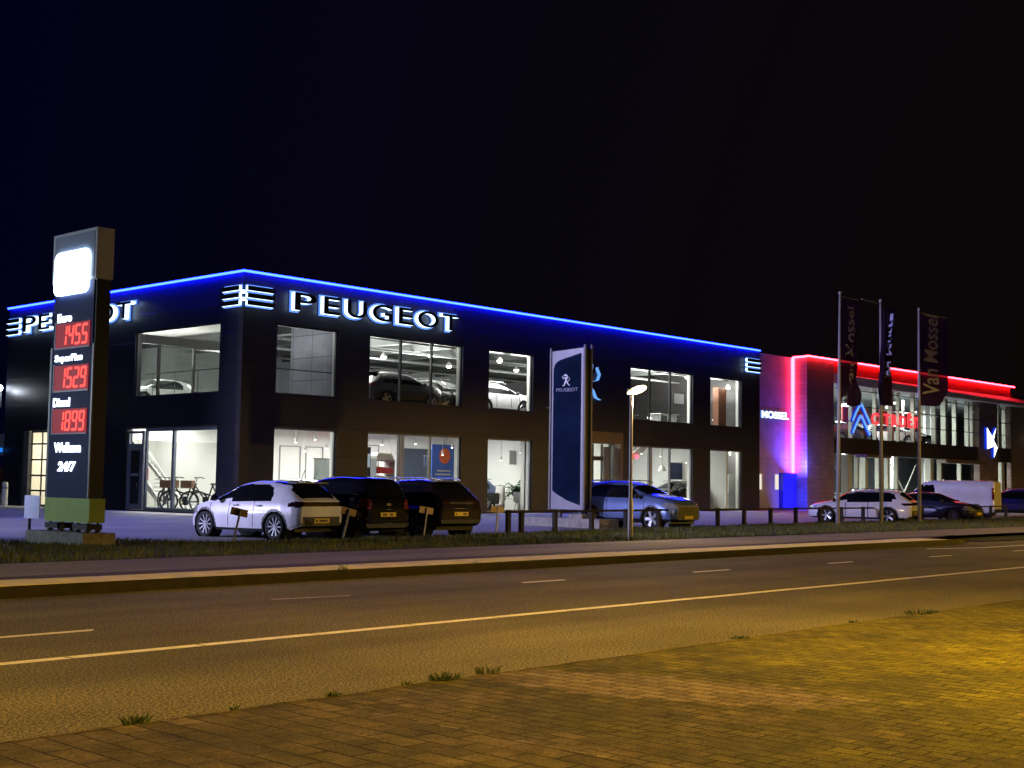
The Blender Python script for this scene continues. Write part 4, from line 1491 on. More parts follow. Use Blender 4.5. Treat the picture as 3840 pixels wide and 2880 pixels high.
# sodium lamps on the near side, out of frame, that light the road
SODIUM = (1.0, .57, .055)
sl0 = thing('sodium_street_lamp', 'tall sodium street lamp on the near pavement', 'street lamp', (13.0, 0.8, .02), 0, 'tall sodium lamps on the near pavement')
MB().lathe([(.1, 0), (.09, 1.2), (.06, 7.6)], n=12).build('pole', M_galv, sl0, True)
MB().tube((0, 0, 7.6), (-.2, 1.3, 8.0), .04).build('arm', M_galv, sl0)
MB().obox((-.25, 1.6, 8.0), (.3, .7, .12)).build('lamp_head', M_galv, sl0)
MB().obox((-.25, 1.6, 7.93), (.22, .5, .02)).build('lamp_lens', E_sodium, sl0)
for x_, p_ in ((13.0, 12500), (-17, 11000), (48, 7500), (80.5, 21000)):
    c_ = sl0 if x_ == 13.0 else copy_tree(sl0, (x_, 2.6, .02))
    lamp_light('sodium_lamp_light', 'SPOT', (-.25, 1.6, 7.9), p_, SODIUM, .2, c_).data.spot_size = R(178 if x_ > 40 else 148)

# extra unseen lamp added behind the viewpoint to even out the foreground light
c_ = copy_tree(sl0, (1.0, -9.5, .02), label='unseen sodium lamp added behind the viewpoint to light the foreground')
lamp_light('sodium_lamp_light', 'SPOT', (-.25, 1.6, 7.9), 4200, SODIUM, .2, c_).data.spot_size = R(140)

# petrol station canopy, out of frame to the left; its cool lamps light the west faces
PC = thing('station_canopy', 'flat petrol station canopy with cool white lamps left of the price totem', 'canopy', (-3, 40, 0))
MB().box(-7, 5, -8, 8, 5.0, 5.8).build('canopy_roof', M_white, PC)
for cx_, cy_ in ((-4, -5), (2, -5), (-4, 5), (2, 5)):
    MB().box(cx_ - .2, cx_ + .2, cy_ - .2, cy_ + .2, .1, 5.0).build('canopy_column', M_white, PC)
for cy_ in (-5.5, 0, 5.5):
    MB().box(3.0, 4.2, cy_ - .6, cy_ + .6, 4.93, 4.998).build('canopy_lamp', E_flood, PC)
    lamp_light('canopy_light', 'POINT', (5.3, cy_, 4.7), 900, (.72, .84, 1.0), .4, PC)

FM = thing('added_flood_mast', 'added floodlight mast, out of frame to the left, brightening the parked cars', 'added flood mast', (-3, 46, 0))  # unseen mast added so its violet spot brightens the car sides
MB().lathe([(.12, 0), (.08, 9)], n=12).build('mast', M_galv, FM, True)
MB().obox((.2, -.1, 9.1), (.3, .7, .5)).build('lamp_housing', M_galv, FM)
MB().obox((.36, -.1, 9.1), (.02, .6, .4)).build('lamp_face', E_flood, FM)
_fs = lamp_light('mast_fill_light', 'SPOT', (-2.5, 45.8, 9.1), 40000, (.58, .55, 1.0), .3)
aim(_fs, (38, 30.5, 0))
_fs.data.spot_size = R(42)
_fs.data.energy = 52000
_fs.data.spot_blend = .6

# flood lamp, blue sign, pump at the left edge
fl = thing('flood_lamp', 'bright white flood lamp at the far left edge', 'lamp', (30.9, 62.6, 5.8))
MB().ball((0, 0, .05), .16, 12, 8).build('lamp_bulb', E_flood, fl, True)
MB().box(-.2, .2, .14, .5, -.9, .2).build('lamp_housing', M_steel, fl)
lamp_light('flood_light', 'POINT', (30.6, 62.3, 5.7), 40, (.8, .88, 1), .1)
bs = thing('small_lit_sign', 'small bright blue lit sign at the left edge', 'sign', (31.0, 62.65, 2.7))
MB().box(-.05, .1, -.25, 1.5, 0, .2).build('sign_face', emat('blue_sign_face', (.02, .25, 1.0), .9), bs)
MB().box(.11, .3, -.3, 2.0, -.2, .9).build('sign_box', M_steel, bs)
pm = thing('service_pillar', 'dark red service pillar at the left edge', 'pillar', (31.0, 62.9, ZL))
MB().box(-.25, .3, -.2, .5, .55, 1.9).build('pillar_body', mat('dull_red', (.12, .035, .04), .5, noise=.2), pm)
MB().box(-.26, .31, -.21, .51, 0, .53).build('pillar_base', mat('pale_base', (.5, .52, .6), .5, noise=.1), pm)
MB().ball((-.27, .05, 1.8), .09, 10, 6).build('pillar_knob', M_white, pm, True)
bo = thing('bollard', 'white round bollard left of the lit garage door', 'bollard', (29.9, 59.6, ZL))
MB().lathe([(.14, 0), (.14, 1.05), (.11, 1.12), (.001, 1.14)], n=16).build('bollard_post', mat('bollard_white', (.7, .67, .58), .5, noise=.1), bo, True)
MB().lathe([(.145, .8), (.145, .9)], n=16).build('bollard_band', M_grey, bo)


# ------------------------------------------------------------------ fence
fpos = [(29.33, 26.96), (29.94, 26.98), (31.57, 27.04), (33.47, 27.11), (35.38, 27.18), (37.3, 27.25), (39.2, 27.31), (41.16, 27.38), (43.04, 27.45), (45.05, 27.52), (47.06, 27.59), (49.1, 27.66),
        (51.04, 27.73), (53.08, 27.8), (55.1, 27.87), (57.2, 27.94), (59.3, 28.01), (61.4, 28.08), (63.5, 28.15), (65.7, 28.22), (67.9, 28.3), (70.04, 28.37)]
FN = thing('rail_fence', 'low dark timber rail fence along the back of the verge', 'fence', (0, 0, 0))
for x_, y_ in fpos:
    MB().box(x_ - .065, x_ + .065, y_ - .06, y_ + .06, -.02, .74).build('fence_post', M_wood, FN)
rl = MB()
for (a, ya), (b, yb) in zip(fpos[:-1], fpos[1:]):
    rl.tube((a, ya - .075, .69), (b, yb - .075, .69), .035, n=6)
rl.build('fence_rail', M_wood, FN)

# reserved-place boards on leaning posts
bd = [(18.75, 26.05, 12, 'ochre board on a leaning white post before the white hatchback door'), (22.15, 26.1, 14, 'ochre board on a leaning post at the white hatchback rear corner'),
      (25.0, 26.1, 8, 'tan board on a white post between the two dark parked cars'), (28.2, 26.4, 5, 'tan board on a white post alone right of the dark parked cars')]
b0 = None
for x_, y_, ln_, lab in bd:
    if b0 is None:
        b0 = thing('parking_board', lab, 'sign', (x_, y_, .03), 0, 'small boards marking the parking places')
        MB().tube((0, 0, 0), (0, 0, .82), .03, .026, n=8).build('post', M_post, b0)
        MB().box(-.22, .22, .03, .05, .66, .84).build('board', M_board, b0)
        o_ = b0
    else:
        o_ = copy_tree(b0, (x_, y_, .03), label=lab)
    o_.rotation_euler = (0, R(ln_), R(-12))


# ------------------------------------------------------------------ flags
def flag_mat(name, a):
    m = bpy.data.materials.new(name)
    m.use_nodes = True
    t = m.node_tree
    t.nodes.clear()
    d = t.nodes.new('ShaderNodeBsdfDiffuse')
    d.inputs[0].default_value = (.06, .028, .075, 1)
    tl = t.nodes.new('ShaderNodeBsdfTranslucent')
    tl.inputs[0].default_value = (.10, .03, .06, 1)
    tr = t.nodes.new('ShaderNodeBsdfTransparent')
    n = t.nodes.new('ShaderNodeTexNoise')
    n.inputs['Scale'].default_value = 2
    r = t.nodes.new('ShaderNodeMapRange')
    r.inputs['To Min'].default_value = a * .7
    r.inputs['To Max'].default_value = a * 1.3
    t.links.new(n.outputs['Fac'], r.inputs['Value'])
    m1 = t.nodes.new('ShaderNodeMixShader')
    m1.inputs[0].default_value = .5
    m2 = t.nodes.new('ShaderNodeMixShader')
    o = t.nodes.new('ShaderNodeOutputMaterial')
    t.links.new(d.outputs[0], m1.inputs[1])
    t.links.new(tl.outputs[0], m1.inputs[2])
    t.links.new(r.outputs[0], m2.inputs[0])
    t.links.new(m1.outputs[0], m2.inputs[1])
    t.links.new(tr.outputs[0], m2.inputs[2])
    t.links.new(m2.outputs[0], o.inputs[0])
    MATS[name] = m
    return m


M_flag = flag_mat('flag_cloth', .10)
M_flagtxt = mat('flag_lettering', (.5, .52, 1.0), .7, noise=.1, nscale=3, emit=(.5, .38, .55), estr=.0)
M_pole = mat('flagpole_paint', (.5, .49, .5), .4, noise=.05)


def flagpole(label, x, y, h, lean, wob, width, z0, z1, text, clip=None, arm=True):
    t_ = thing('flagpole', label, 'flagpole', (x * .93, y * .93, .22), 0, 'flagpoles with banners on the verge')
    t_.scale = (.93, .93, .93)
    MB().tube((0, 0, -.15), (lean, 0, h), .085, .05, n=12).build('pole', M_pole, t_, True)
    MB().ball((lean, 0, h + .03), .07, 10, 6).build('pole_cap', M_pole, t_, True)
    if arm:
        MB().tube((lean, 0, h - .12), (lean + abs(width) * (1 if width > 0 else -1), 0, h - .1), .022, n=6).build('banner_arm', M_pole, t_)
    N, K = 40, 14

    def warp(s, v):
        # s 0..1 across, v height -> local point
        xl = lean * v / h
        q = (z1 - v) / (z1 - z0)
        return wob(s, q, xl, width, v)
    mb = MB()
    for i in range(N + 1):
        v = z0 + (z1 - z0) * i / N
        for j in range(K + 1):
            mb.v.append(warp(j / K, v))
    for i in range(N):
        for j in range(K):
            a = i * (K + 1) + j
            mb.f.append((a, a + 1, a + K + 2, a + K + 1))
            mb.m.append(0)
    fo = mb.build('banner', M_flag, t_, True)
    fo.modifiers.new('thick', 'SOLIDIFY').thickness = .006
    if text:
        s0, s1, ta, tb_ = text
        vs, fs, ns, (a, b, c, e) = text_mesh('Van Mossel', 0, .012)
        # subdivide so that the lettering follows the cloth
        bm = bmesh.new()
        vb = [bm.verts.new(p) for p in vs]
        for f in fs:
            try:
                bm.faces.new([vb[i] for i in f])
            except ValueError:
                pass
        bmesh.ops.remove_doubles(bm, verts=bm.verts, dist=1e-5)
        me_ = bpy.data.meshes.new('banner_lettering')
        for v in bm.verts:
            uu = (v.co.x - a) / (b - a)     # along the text -> up
            vv_ = (v.co.y - c) / (e - c)    # text height -> leftwards
            sx_ = s1 - (s1 - s0) * vv_
            p = warp(sx_, ta + (tb_ - ta) * uu)
            v.co = Vector((p[0], p[1] - .02, p[2]))
        bm.to_mesh(me_)
        bm.free()
        me_.materials.append(M_flagtxt)
        o_ = bpy.data.objects.new('banner_lettering', me_)
        C.objects.link(o_)
        o_.parent = fo
    return t_


def wob1(s, q, xl, W_, v):
    fold = .12 * q * math.sin(9 * s + 5 * q) + .10 * math.sin(14 * s * (1 + q) + 7 * q) * q
    x_ = xl + .06 + s * W_ * (1 - .12 * q * math.sin(PI * q))
    return (x_, -fold, v - .25 * s * q * q * (1 - s) - (.0 if s < .7 else .3 * (1 - s) * q))


def wob3(s, q, xl, W_, v):
    fold = .08 * q * math.sin(6 * s + 4 * q)
    low = max(0, q - .82) / .18
    x_ = xl + .06 + s * W_ * (1 - .22 * low * s)
    return (x_, -fold, v + (.35 * low * max(0, s - .6)))


def wob2(s, q, xl, W_, v):
    # blown edge-on: narrow at the top, opening to a skirt at the foot
    wd = .16 + .10 * q + 1.15 * max(0, q - .55) ** 1.0 * 1.15
    x_ = xl + (s - .5) * wd + .25 * math.sin(2.5 * q + .4) * (1 - q) - .22 * math.sin(PI * q) + .25 * q
    return (x_, -.1 - .5 * s * (1 - q) - .14 * math.sin(22 * s + 6 * q), v)


flagpole('left flagpole with wrinkled lettered banner partly folded', 49.94, 27.3, 9.62, .27, wob1, 1.62, 5.0, 9.55, (.36, .70, 5.55, 9.15))
flagpole('middle flagpole with dark banner blown edge-on', 53.81, 27.3, 9.7, .04, wob2, -1.75, 5.08, 9.3, (.2, .8, 5.9, 9.25))
flagpole('right flagpole with flat banner whose lettering reads clearly', 57.53, 27.3, 9.72, .1, wob3, 2.95, 5.3, 9.66, (.14, .66, 5.82, 9.6))


# ------------------------------------------------------------------ cars
def pip(px_, py_, poly_):
    c = False
    j = len(poly_) - 1
    for i in range(len(poly_)):
        xi, yi = poly_[i]
        xj, yj = poly_[j]
        if (yi > py_) != (yj > py_) and px_ < (xj - xi) * (py_ - yi) / (yj - yi) + xi:
            c = not c
        j = i
    return c


def sm(pts, xs_, win=0.10):
    xp = [p[0] for p in pts]
    yp = [p[1] for p in pts]
    k = np.linspace(-win, win, 9)
    wts = 1 - np.abs(k) / (win * 1.2)
    return sum(np.interp(xs_ + d, xp, yp) * w_ for d, w_ in zip(k, wts)) / wts.sum()


def car(name, label, loc, heading, S, paint, rim=None, res=1.0, cat='car', group=None, lights=True, scale=1.0, plate=True, tail=None):
    """local x: rear (0) to front (L), re-centred; z up"""
    t_ = thing(name, label, cat, loc, heading, group)
    t_.scale = (scale,) * 3
    L, W = S['L'], S['W'] / 2
    NX = int(150 * res)
    NS = int(46 * res)
    # denser stations near the two ends
    xs_ = np.concatenate([np.linspace(0, .12, max(4, int(8 * res))), np.linspace(.12, L - .12, NX)[1:-1], np.linspace(L - .12, L, max(4, int(8 * res)))])
    zt = sm(S['top'], xs_, S.get('smooth', .09))
    zs = sm(S['belt'], xs_)
    zb = sm(S['bot'], xs_)
    wx = sm(S['plan'], xs_, .05) * W
    tum = S.get('tumble', .2)
    H = max(zt)
    nexp = S.get('sq', 3.6)
    rows = []
    ns1 = int(NS * .5)
    ns2 = NS - ns1
    for i, x_ in enumerate(xs_):
        row = []
        z0, z1, z2, w_ = zb[i], min(zs[i], zt[i] - .03), zt[i], wx[i]
        for k in range(ns1):
            t = k / ns1
            z = z0 + (z1 - z0) * t
            y = w_ * (0.90 + 0.10 * math.sin(PI * min(1, (t * .82 + .16))) ** 0.8)
            if t < .06:
                y *= .97
            row.append((x_, y, z))
        yb = w_ * (0.90 + 0.10 * math.sin(PI * .98) ** .8)
        for k in range(ns2 + 1):
            a = PI / 2 * (k / ns2) ** 1.0
            cc, ss = max(0, math.cos(a)), math.sin(a)
            z = z1 + (z2 - z1) * ss ** (2 / nexp)
            y = yb * cc ** (2 / nexp)
            y *= 1 - tum * max(0, (z - z1)) / max(.3, (H - z1))
            row.append((x_, y, z))
        rows.append(row)
    nr = len(rows[0])
    xr, xf = S['wheels']
    rw = S['rw']
    ar = rw + .055
    zones = S['zones']
    parts = {}

    def put(key, quad):
        parts.setdefault(key, []).append(quad)
    for i in range(len(rows) - 1):
        for k in range(nr - 1):
            q = [rows[i][k], rows[i + 1][k], rows[i + 1][k + 1], rows[i][k + 1]]
            cx = sum(p[0] for p in q) / 4
            cy = sum(p[1] for p in q) / 4
            cz = sum(p[2] for p in q) / 4
            d = min(math.hypot(cx - xr, cz - rw), math.hypot(cx - xf, cz - rw))
            if cz < zs[i] and d < ar:
                continue
            key = 'body'
            slope = zt[min(i + 1, len(zt) - 1)] - zt[i]
            dx = xs_[i + 1] - xs_[i]
            sl_ = slope / dx if dx else 0
            if cz > zs[i] + .01:
                inside_roof = abs(cy) < wx[i] * (1 - tum) * S.get('glassw', .86) * (1 - .0 * cz)
                if k >= ns1:
                    if inside_roof and S['wind'][0] < cx < S['wind'][1]:
                        key = 'windscreen'
                    elif inside_roof and S['rearwin'][0] < cx < S['rearwin'][1]:
                        key = 'rear_window'
                    elif not inside_roof or cz < zt[i] - .09:
                        for j_, pg in enumerate(S['side']):
                            if pip(cx, cz, pg) and cy > wx[i] * .35:
                                key = 'side_window'
            if key == 'body' and 'roofblack' in S and cz > zt[i] - .06 and S['roofblack'][0] < cx < S['roofblack'][1]:
                key = 'roof'
            if key == 'body' and k < ns1:
                for sx_, sz0, sz1 in S.get('seams', ()):
                    if xs_[i] <= sx_ < xs_[i + 1] and sz0 < cz < sz1:
                        key = 'trim'
            if key == 'body':
                if cz < S.get('trimz', .27) or (d < ar + S.get('flare', .03) and cz < zs[i]):
                    key = 'trim'
                for kk, pg, yl in zones:
                    if pip(cx, cz, pg) and cy > yl * W:
                        key = kk
            put((key, 0), q)
    # end caps
    for end in (0, -1):
        rr_ = rows[end]
        for k in range(nr - 1):
            a, b = rr_[k], rr_[k + 1]
            nn = 10
            for j in range(nn):
                f0, f1 = j / nn, (j + 1) / nn
                q = [(a[0], a[1] * (1 - f0), a[2]), (a[0], a[1] * (1 - f1), a[2]), (b[0], b[1] * (1 - f1), b[2]), (b[0], b[1] * (1 - f0), b[2])]
                cy = sum(p[1] for p in q) / 4
                cz = sum(p[2] for p in q) / 4
                key = 'body'
                for kk, (y0, y1, z0, z1) in S.get('rear' if end == 0 else 'front', []):
                    if y0 * W < cy < y1 * W and z0 < cz < z1:
                        key = kk
                put((key, 0), q)
    cmats = {'body': paint, 'windscreen': M_cglass, 'rear_window': M_cglass, 'side_window': M_cglass, 'trim': M_black, 'roof': mat('black_roof', (.01, .01, .014), .08, coat=1, noise=.1),
             'headlight': M_lamp, 'tail_light': tail or M_tail, 'grille': M_black, 'lower_stripe': S.get('stripe', M_black), 'bumper': M_black}
    body = None
    jobs = []
    for (key, _), quads in sorted(parts.items(), key=lambda kv: kv[0][0] != 'body'):
        if key in ('headlight', 'tail_light', 'side_window'):
            jobs += [(key, quads, (1,)), (key, quads, (-1,))]
        else:
            jobs.append((key, quads, (1, -1)))
    for key, quads, sides in jobs:
        idx = {}
        mb = MB()
        for sgn in sides:
            for q in quads:
                ids = []
                for p in q:
                    key_ = (round(p[0], 4), round(p[1] * sgn, 4), round(p[2], 4))
                    if key_ not in idx:
                        idx[key_] = len(mb.v)
                        mb.v.append((p[0] - L / 2, p[1] * sgn, p[2]))
                    ids.append(idx[key_])
                u_ids = []
                for q_ in ids:
                    if q_ not in u_ids:
                        u_ids.append(q_)
                if len(u_ids) >= 3:
                    mb.f.append(tuple(u_ids if sgn == 1 else reversed(u_ids)))
                    mb.m.append(0)
        o_ = mb.build(key, cmats[key], t_, True)
        if key == 'body':
            body = o_
    # underbody
    MB().box(-L / 2 + .25, L / 2 - .25, -W + .22, W - .22, .2, .62).build('underbody', M_black, t_)
    # wheels
    w0 = None
    for xw in (xr, xf):
        for sgn in (1, -1):
            o_ = (xw - L / 2, sgn * (W - .115), rw)
            if w0 is None:
                ty = MB()
                prof = [(rw * .74, -.09), (rw * .93, -.105), (rw, -.075), (rw, .075), (rw * .93, .105), (rw * .74, .09)]
                ty.lathe(prof, axis='y', n=32)
                w0 = ty.build('wheel', M_rubber, t_, True)
                rm = MB()
                rm.lathe([(rw * .68, .055), (rw * .74, .10), (rw * .76, .09), (rw * .74, .06)], axis='y', n=32)
                ns_ = S.get('spokes', 5)
                for q in range(ns_):
                    a = 2 * PI * q / ns_
                    wdt = S.get('spokew', .035)
                    c_, s_ = math.cos(a), math.sin(a)
                    r0_, r1_ = rw * .1, rw * .72
                    vs = []
                    for rr2, ww2, yy in ((r0_, wdt * .8, .07), (r1_, wdt * 1.15, .085)):
                        for e_ in (-1, 1):
                            vs.append((rr2 * c_ - e_ * ww2 * s_, yy, rr2 * s_ + e_ * ww2 * c_))
                            vs.append((rr2 * c_ - e_ * ww2 * s_, yy - .04, rr2 * s_ + e_ * ww2 * c_))
                    rm.add(vs, [(0, 2, 6, 4), (0, 4, 5, 1), (2, 3, 7, 6), (1, 5, 7, 3)])
                rm.lathe([(.001, .085), (.045, .085), (.055, .06)], axis='y', n=12)
                rm_o = rm.build('rim', rim or M_rim, w0)
                bd_ = MB().lathe([(.001, .0), (rw * .74, .0)], axis='y', n=24)
                bd_.build('brake_disc', mat('dark_hub', (.03, .03, .035), .5, metal=.5, noise=.2), w0)
                w0.location = o_
                if sgn == -1:
                    w0.rotation_euler = (0, 0, PI)
            else:
                c_ = w0.copy()
                C.objects.link(c_)
                c_.parent = t_
                c_.location = o_
                c_.rotation_euler = (0, 0, 0 if sgn == 1 else PI)
                for ch in w0.children:
                    d_ = ch.copy()
                    C.objects.link(d_)
                    d_.parent = c_
    # arch liners
    for xw in (xr, xf):
        for sgn in (1, -1):
            al = MB()
            al.lathe([(ar + .02, sgn * (W - .30)), (ar + .02, sgn * (W - .035))], (xw - L / 2, 0, rw), 'y', 24)
            al.lathe([(.01, sgn * (W - .30)), (ar + .02, sgn * (W - .30))], (xw - L / 2, 0, rw), 'y', 24)
            al.build('wheel_arch', M_black, t_)
    # mirrors
    if 'mirror' in S:
        mx_, mz_ = S['mirror']
        for sgn in (1, -1):
            m_ = MB().ball((0, 0, 0), .5, 10, 6)
            mo_ = m_.build('door_mirror', paint if S.get('mirrorpaint') else M_black, t_, True)
            mo_.scale = (.16, .24, .17)
            mo_.location = (mx_ - L / 2, sgn * (W + .06), mz_)
    if 'handles' in S:
        for hx in S['handles']:
            for sgn in (1, -1):
                MB().box(hx - L / 2 - .1, hx - L / 2 + .1, sgn * W * .985 - .012, sgn * W * .985 + .03 * sgn, S['handlez'] - .015, S['handlez'] + .015).build('door_handle', paint, t_)
    if plate:
        pz = S.get('platez', .5)
        pr = MB().box(-L / 2 - .022, -L / 2 - .004, -.26, .26, pz - .055, pz + .055).build('number_plate', M_plate, t_)
        MB().box(L / 2 + .004, L / 2 + .022, -.26, .26, S.get('fplatez', .42) - .055, S.get('fplatez', .42) + .055).build('number_plate', M_plate, t_)
        pm_ = MB()
        yy_ = -.2
        rr_ = random.Random(len(label))
        while yy_ < .19:
            w_ = rr_.choice((.03, .04, .045))
            if rr_.random() > .22:
                pm_.box(-L / 2 - .026, -L / 2 - .0225, yy_, yy_ + w_, pz - .03, pz + .03)
            yy_ += w_ + .014
        pm_.build('plate_lettering', M_ink, pr)
    for fn in S.get('extra', []):
        fn(t_, L, W)
    return t_


def paint(name, c, metal=.0, rough=.28, flake=.08, coat=1.0, spec=.5):
    return mat(name, c, rough, metal=metal, coat=coat, noise=flake, nscale=2.5, spec=spec)


P_white = paint('white_car_paint', (.74, .74, .78))
P_black = paint('black_car_paint', (.004, .004, .006), rough=.12, coat=.4, spec=.1)
P_brown = paint('dark_brown_car_paint', (.012, .007, .008), metal=.1, rough=.14, coat=.4, spec=.15)
P_grey = paint('blue_grey_car_paint', (.15, .22, .46), metal=.3)
P_navy = paint('dark_blue_car_paint', (.03, .03, .06), metal=.3)
P_bronze = paint('bronze_car_paint', (.28, .20, .15), metal=.4)
P_dark = paint('charcoal_car_paint', (.012, .012, .014), metal=.1)
P_blue = paint('blue_car_paint', (.02, .03, .35), metal=.2)
P_silver = paint('silver_car_paint', (.5, .5, .5), metal=.4)

# profiles: x from rear (0) to front
HATCH = dict(L=4.05, W=1.76, wheels=(.76, 3.30), rw=.325, tumble=.22, sq=3.4,
             top=[(0, .97), (.05, .99), (.12, 1.03), (.45, 1.36), (.52, 1.40), (1.2, 1.46), (1.9, 1.455), (2.35, 1.38), (3.05, .99), (3.5, .90), (3.9, .80), (4.05, .66)],
             belt=[(0, .93), (.7, .95), (1.6, .93), (3.0, .89), (3.6, .80), (4.05, .60)], bot=[(0, .36), (.3, .24), (.8, .2), (3.5, .2), (3.9, .24), (4.05, .3)],
             plan=[(0, .80), (.06, .88), (.2, .95), (.6, 1.0), (3.4, 1.0), (3.8, .92), (3.98, .78), (4.05, .64)],
             wind=(2.36, 3.0), rearwin=(.13, .46), glassw=.92,
             side=[[(.93, .99), (.90, 1.12), (1.02, 1.27), (1.25, 1.35), (2.1, 1.36), (2.35, 1.31), (2.98, .94)]],
             zones=[('tail_light', [(-.1, .80), (.36, .82), (.36, .90), (.2, .95), (-.1, .95)], .6), ('headlight', [(3.62, .6), (4.1, .55), (4.1, .75), (3.7, .76)], .5)],
             rear=[('bumper', (-.9, .70, .2, .58)), ('bumper', (.69, .78, .2, .42)), ('tail_light', (-1, 1, .83, .94))],
             front=[('grille', (-.8, .55, .28, .6)), ('headlight', (.55, 1, .5, .7))],
             seams=[(1.52, .3, .95), (2.42, .3, .93), (3.12, .45, .88)],
             mirror=(2.85, 1.0), handles=(1.35, 2.2), handlez=.84, platez=.48, flare=.055, roofblack=(.3, 1.2), spokes=10, spokew=.017)
MPV = dict(L=3.95, W=1.72, wheels=(.68, 3.2), rw=.31, tumble=.16, sq=4.0,
           top=[(0, 1.02), (.05, 1.08), (.16, 1.42), (.26, 1.55), (.5, 1.60), (1.5, 1.63), (2.1, 1.6), (2.5, 1.5), (3.15, 1.08), (3.7, .92), (3.95, .72)],
           belt=[(0, .95), (.7, .98), (1.8, .96), (3.1, .93), (3.6, .82), (3.95, .62)], bot=[(0, .3), (.3, .24), (.7, .2), (3.5, .2), (3.95, .28)],
           plan=[(0, .84), (.06, .9), (.2, .96), (.6, 1.0), (3.3, 1.0), (3.75, .9), (3.95, .7)],
           wind=(2.5, 3.1), rearwin=(.06, .2), glassw=.9,
           side=[[(.45, 1.03), (.5, 1.4), (.7, 1.47), (2.1, 1.48), (2.5, 1.38), (3.0, 1.0)]],
           zones=[('tail_light', [(-.1, .80), (.2, .80), (.24, 1.05), (-.1, 1.05)], .7), ('headlight', [(3.5, .62), (4, .6), (4, .8), (3.5, .84)], .5)],
           rear=[('tail_light', (.66, 1, .78, 1.0)), ('bumper', (-1, 1, .2, .42)), ('rear_window', (-.7, .7, 1.0, 1.1))], front=[('grille', (-.8, .6, .3, .6))],
           mirror=(2.8, 1.05), platez=.64, spokes=7, spokew=.02, handles=(1.3, 2.1), handlez=.88)
SUV = dict(L=4.45, W=1.84, wheels=(.85, 3.53), rw=.355, tumble=.2, sq=3.6,
           top=[(0, 1.05), (.06, 1.1), (.14, 1.15), (.5, 1.52), (.6, 1.58), (1.4, 1.64), (2.1, 1.62), (2.6, 1.5), (3.22, 1.2), (3.85, 1.1), (4.3, .99), (4.45, .8)],
           belt=[(0, 1.02), (.8, 1.08), (1.8, 1.06), (3.2, 1.05), (3.9, .98), (4.45, .74)], bot=[(0, .4), (.3, .3), (.8, .25), (3.8, .25), (4.45, .34)],
           plan=[(0, .84), (.06, .9), (.2, .96), (.6, 1.0), (3.7, 1.0), (4.15, .93), (4.38, .8), (4.45, .7)],
           wind=(2.62, 3.2), rearwin=(.15, .5), glassw=.9, trimz=.36, flare=.06, seams=[(1.6, .4, 1.05), (2.6, .4, 1.03), (3.2, .6, 1.0)],
           side=[[(.62, 1.18), (.85, 1.44), (1.1, 1.5), (2.2, 1.5), (2.6, 1.38), (3.1, 1.06), (.9, 1.1)]],
           zones=[('tail_light', [(-.1, .92), (.34, .92), (.36, 1.02), (-.1, 1.05)], .6), ('headlight', [(3.95, .78), (4.5, .68), (4.5, .86), (4.0, .92)], .45)],
           rear=[('tail_light', (.45, 1, .90, 1.02)), ('bumper', (-1, 1, .2, .5)), ('grille', (-.45, .45, .93, 1.0))], front=[('grille', (-.8, .62, .35, .78)), ('headlight', (.6, 1, .66, .82))],
           mirror=(3.0, 1.12), platez=.66, spokes=5, spokew=.05, handles=(1.5, 2.4), handlez=.95)
WAGON = dict(HATCH, seams=[(1.85, .3, .95), (2.85, .3, .93)], L=4.62, wheels=(.98, 3.72), rw=.33, sq=3.4,
             top=[(0, .98), (.05, 1.0), (.12, 1.05), (.5, 1.38), (.62, 1.44), (1.6, 1.49), (2.4, 1.47), (2.85, 1.38), (3.55, 1.0), (4.1, .9), (4.45, .8), (4.62, .64)],
             belt=[(0, .95), (.9, .97), (1.8, .94), (3.4, .9), (4.1, .8), (4.62, .6)], bot=[(0, .36), (.3, .24), (.8, .2), (4.0, .2), (4.5, .24), (4.62, .3)],
             plan=[(0, .80), (.06, .88), (.2, .95), (.6, 1.0), (3.9, 1.0), (4.35, .92), (4.55, .78), (4.62, .64)],
             wind=(2.86, 3.5), rearwin=(.13, .52),
             side=[[(.62, 1.06), (.75, 1.3), (1.0, 1.38), (2.6, 1.39), (2.85, 1.31), (3.48, .96), (.95, 1.0)]],
             zones=[('tail_light', [(-.1, .80), (.42, .82), (.42, .90), (-.1, .93)], .6), ('headlight', [(4.15, .6), (4.7, .55), (4.7, .76), (4.2, .78)], .5)],
             mirror=(3.35, 1.0), handles=(1.6, 2.6), spokes=5, spokew=.035)
WAGON.pop('roofblack')
COUPE = dict(HATCH, seams=[(1.6, .3, .9), (2.8, .3, .9)], L=4.4, wheels=(.85, 3.5),
             top=[(0, .92), (.1, .97), (.6, 1.15), (1.1, 1.35), (1.9, 1.42), (2.4, 1.36), (3.3, .98), (4.0, .86), (4.4, .62)],
             belt=[(0, .88), (1, .92), (3.3, .88), (4.0, .78), (4.4, .58)], bot=[(0, .34), (.3, .22), (.8, .2), (3.8, .2), (4.4, .28)],
             plan=[(0, .8), (.06, .88), (.25, .96), (.6, 1), (3.7, 1), (4.15, .9), (4.33, .78), (4.4, .64)],
             wind=(2.42, 3.25), rearwin=(.15, 1.0), side=[[(.9, .98), (1.15, 1.2), (1.5, 1.31), (2.2, 1.31), (3.15, .95)]],
             zones=[('tail_light', [(-.1, .74), (.3, .76), (.3, .88), (-.1, .88)], .6), ('headlight', [(3.9, .6), (4.5, .55), (4.5, .74), (4.0, .78)], .5)],
             mirror=(3.0, .98), handles=(1.9,))
COUPE.pop('roofblack')
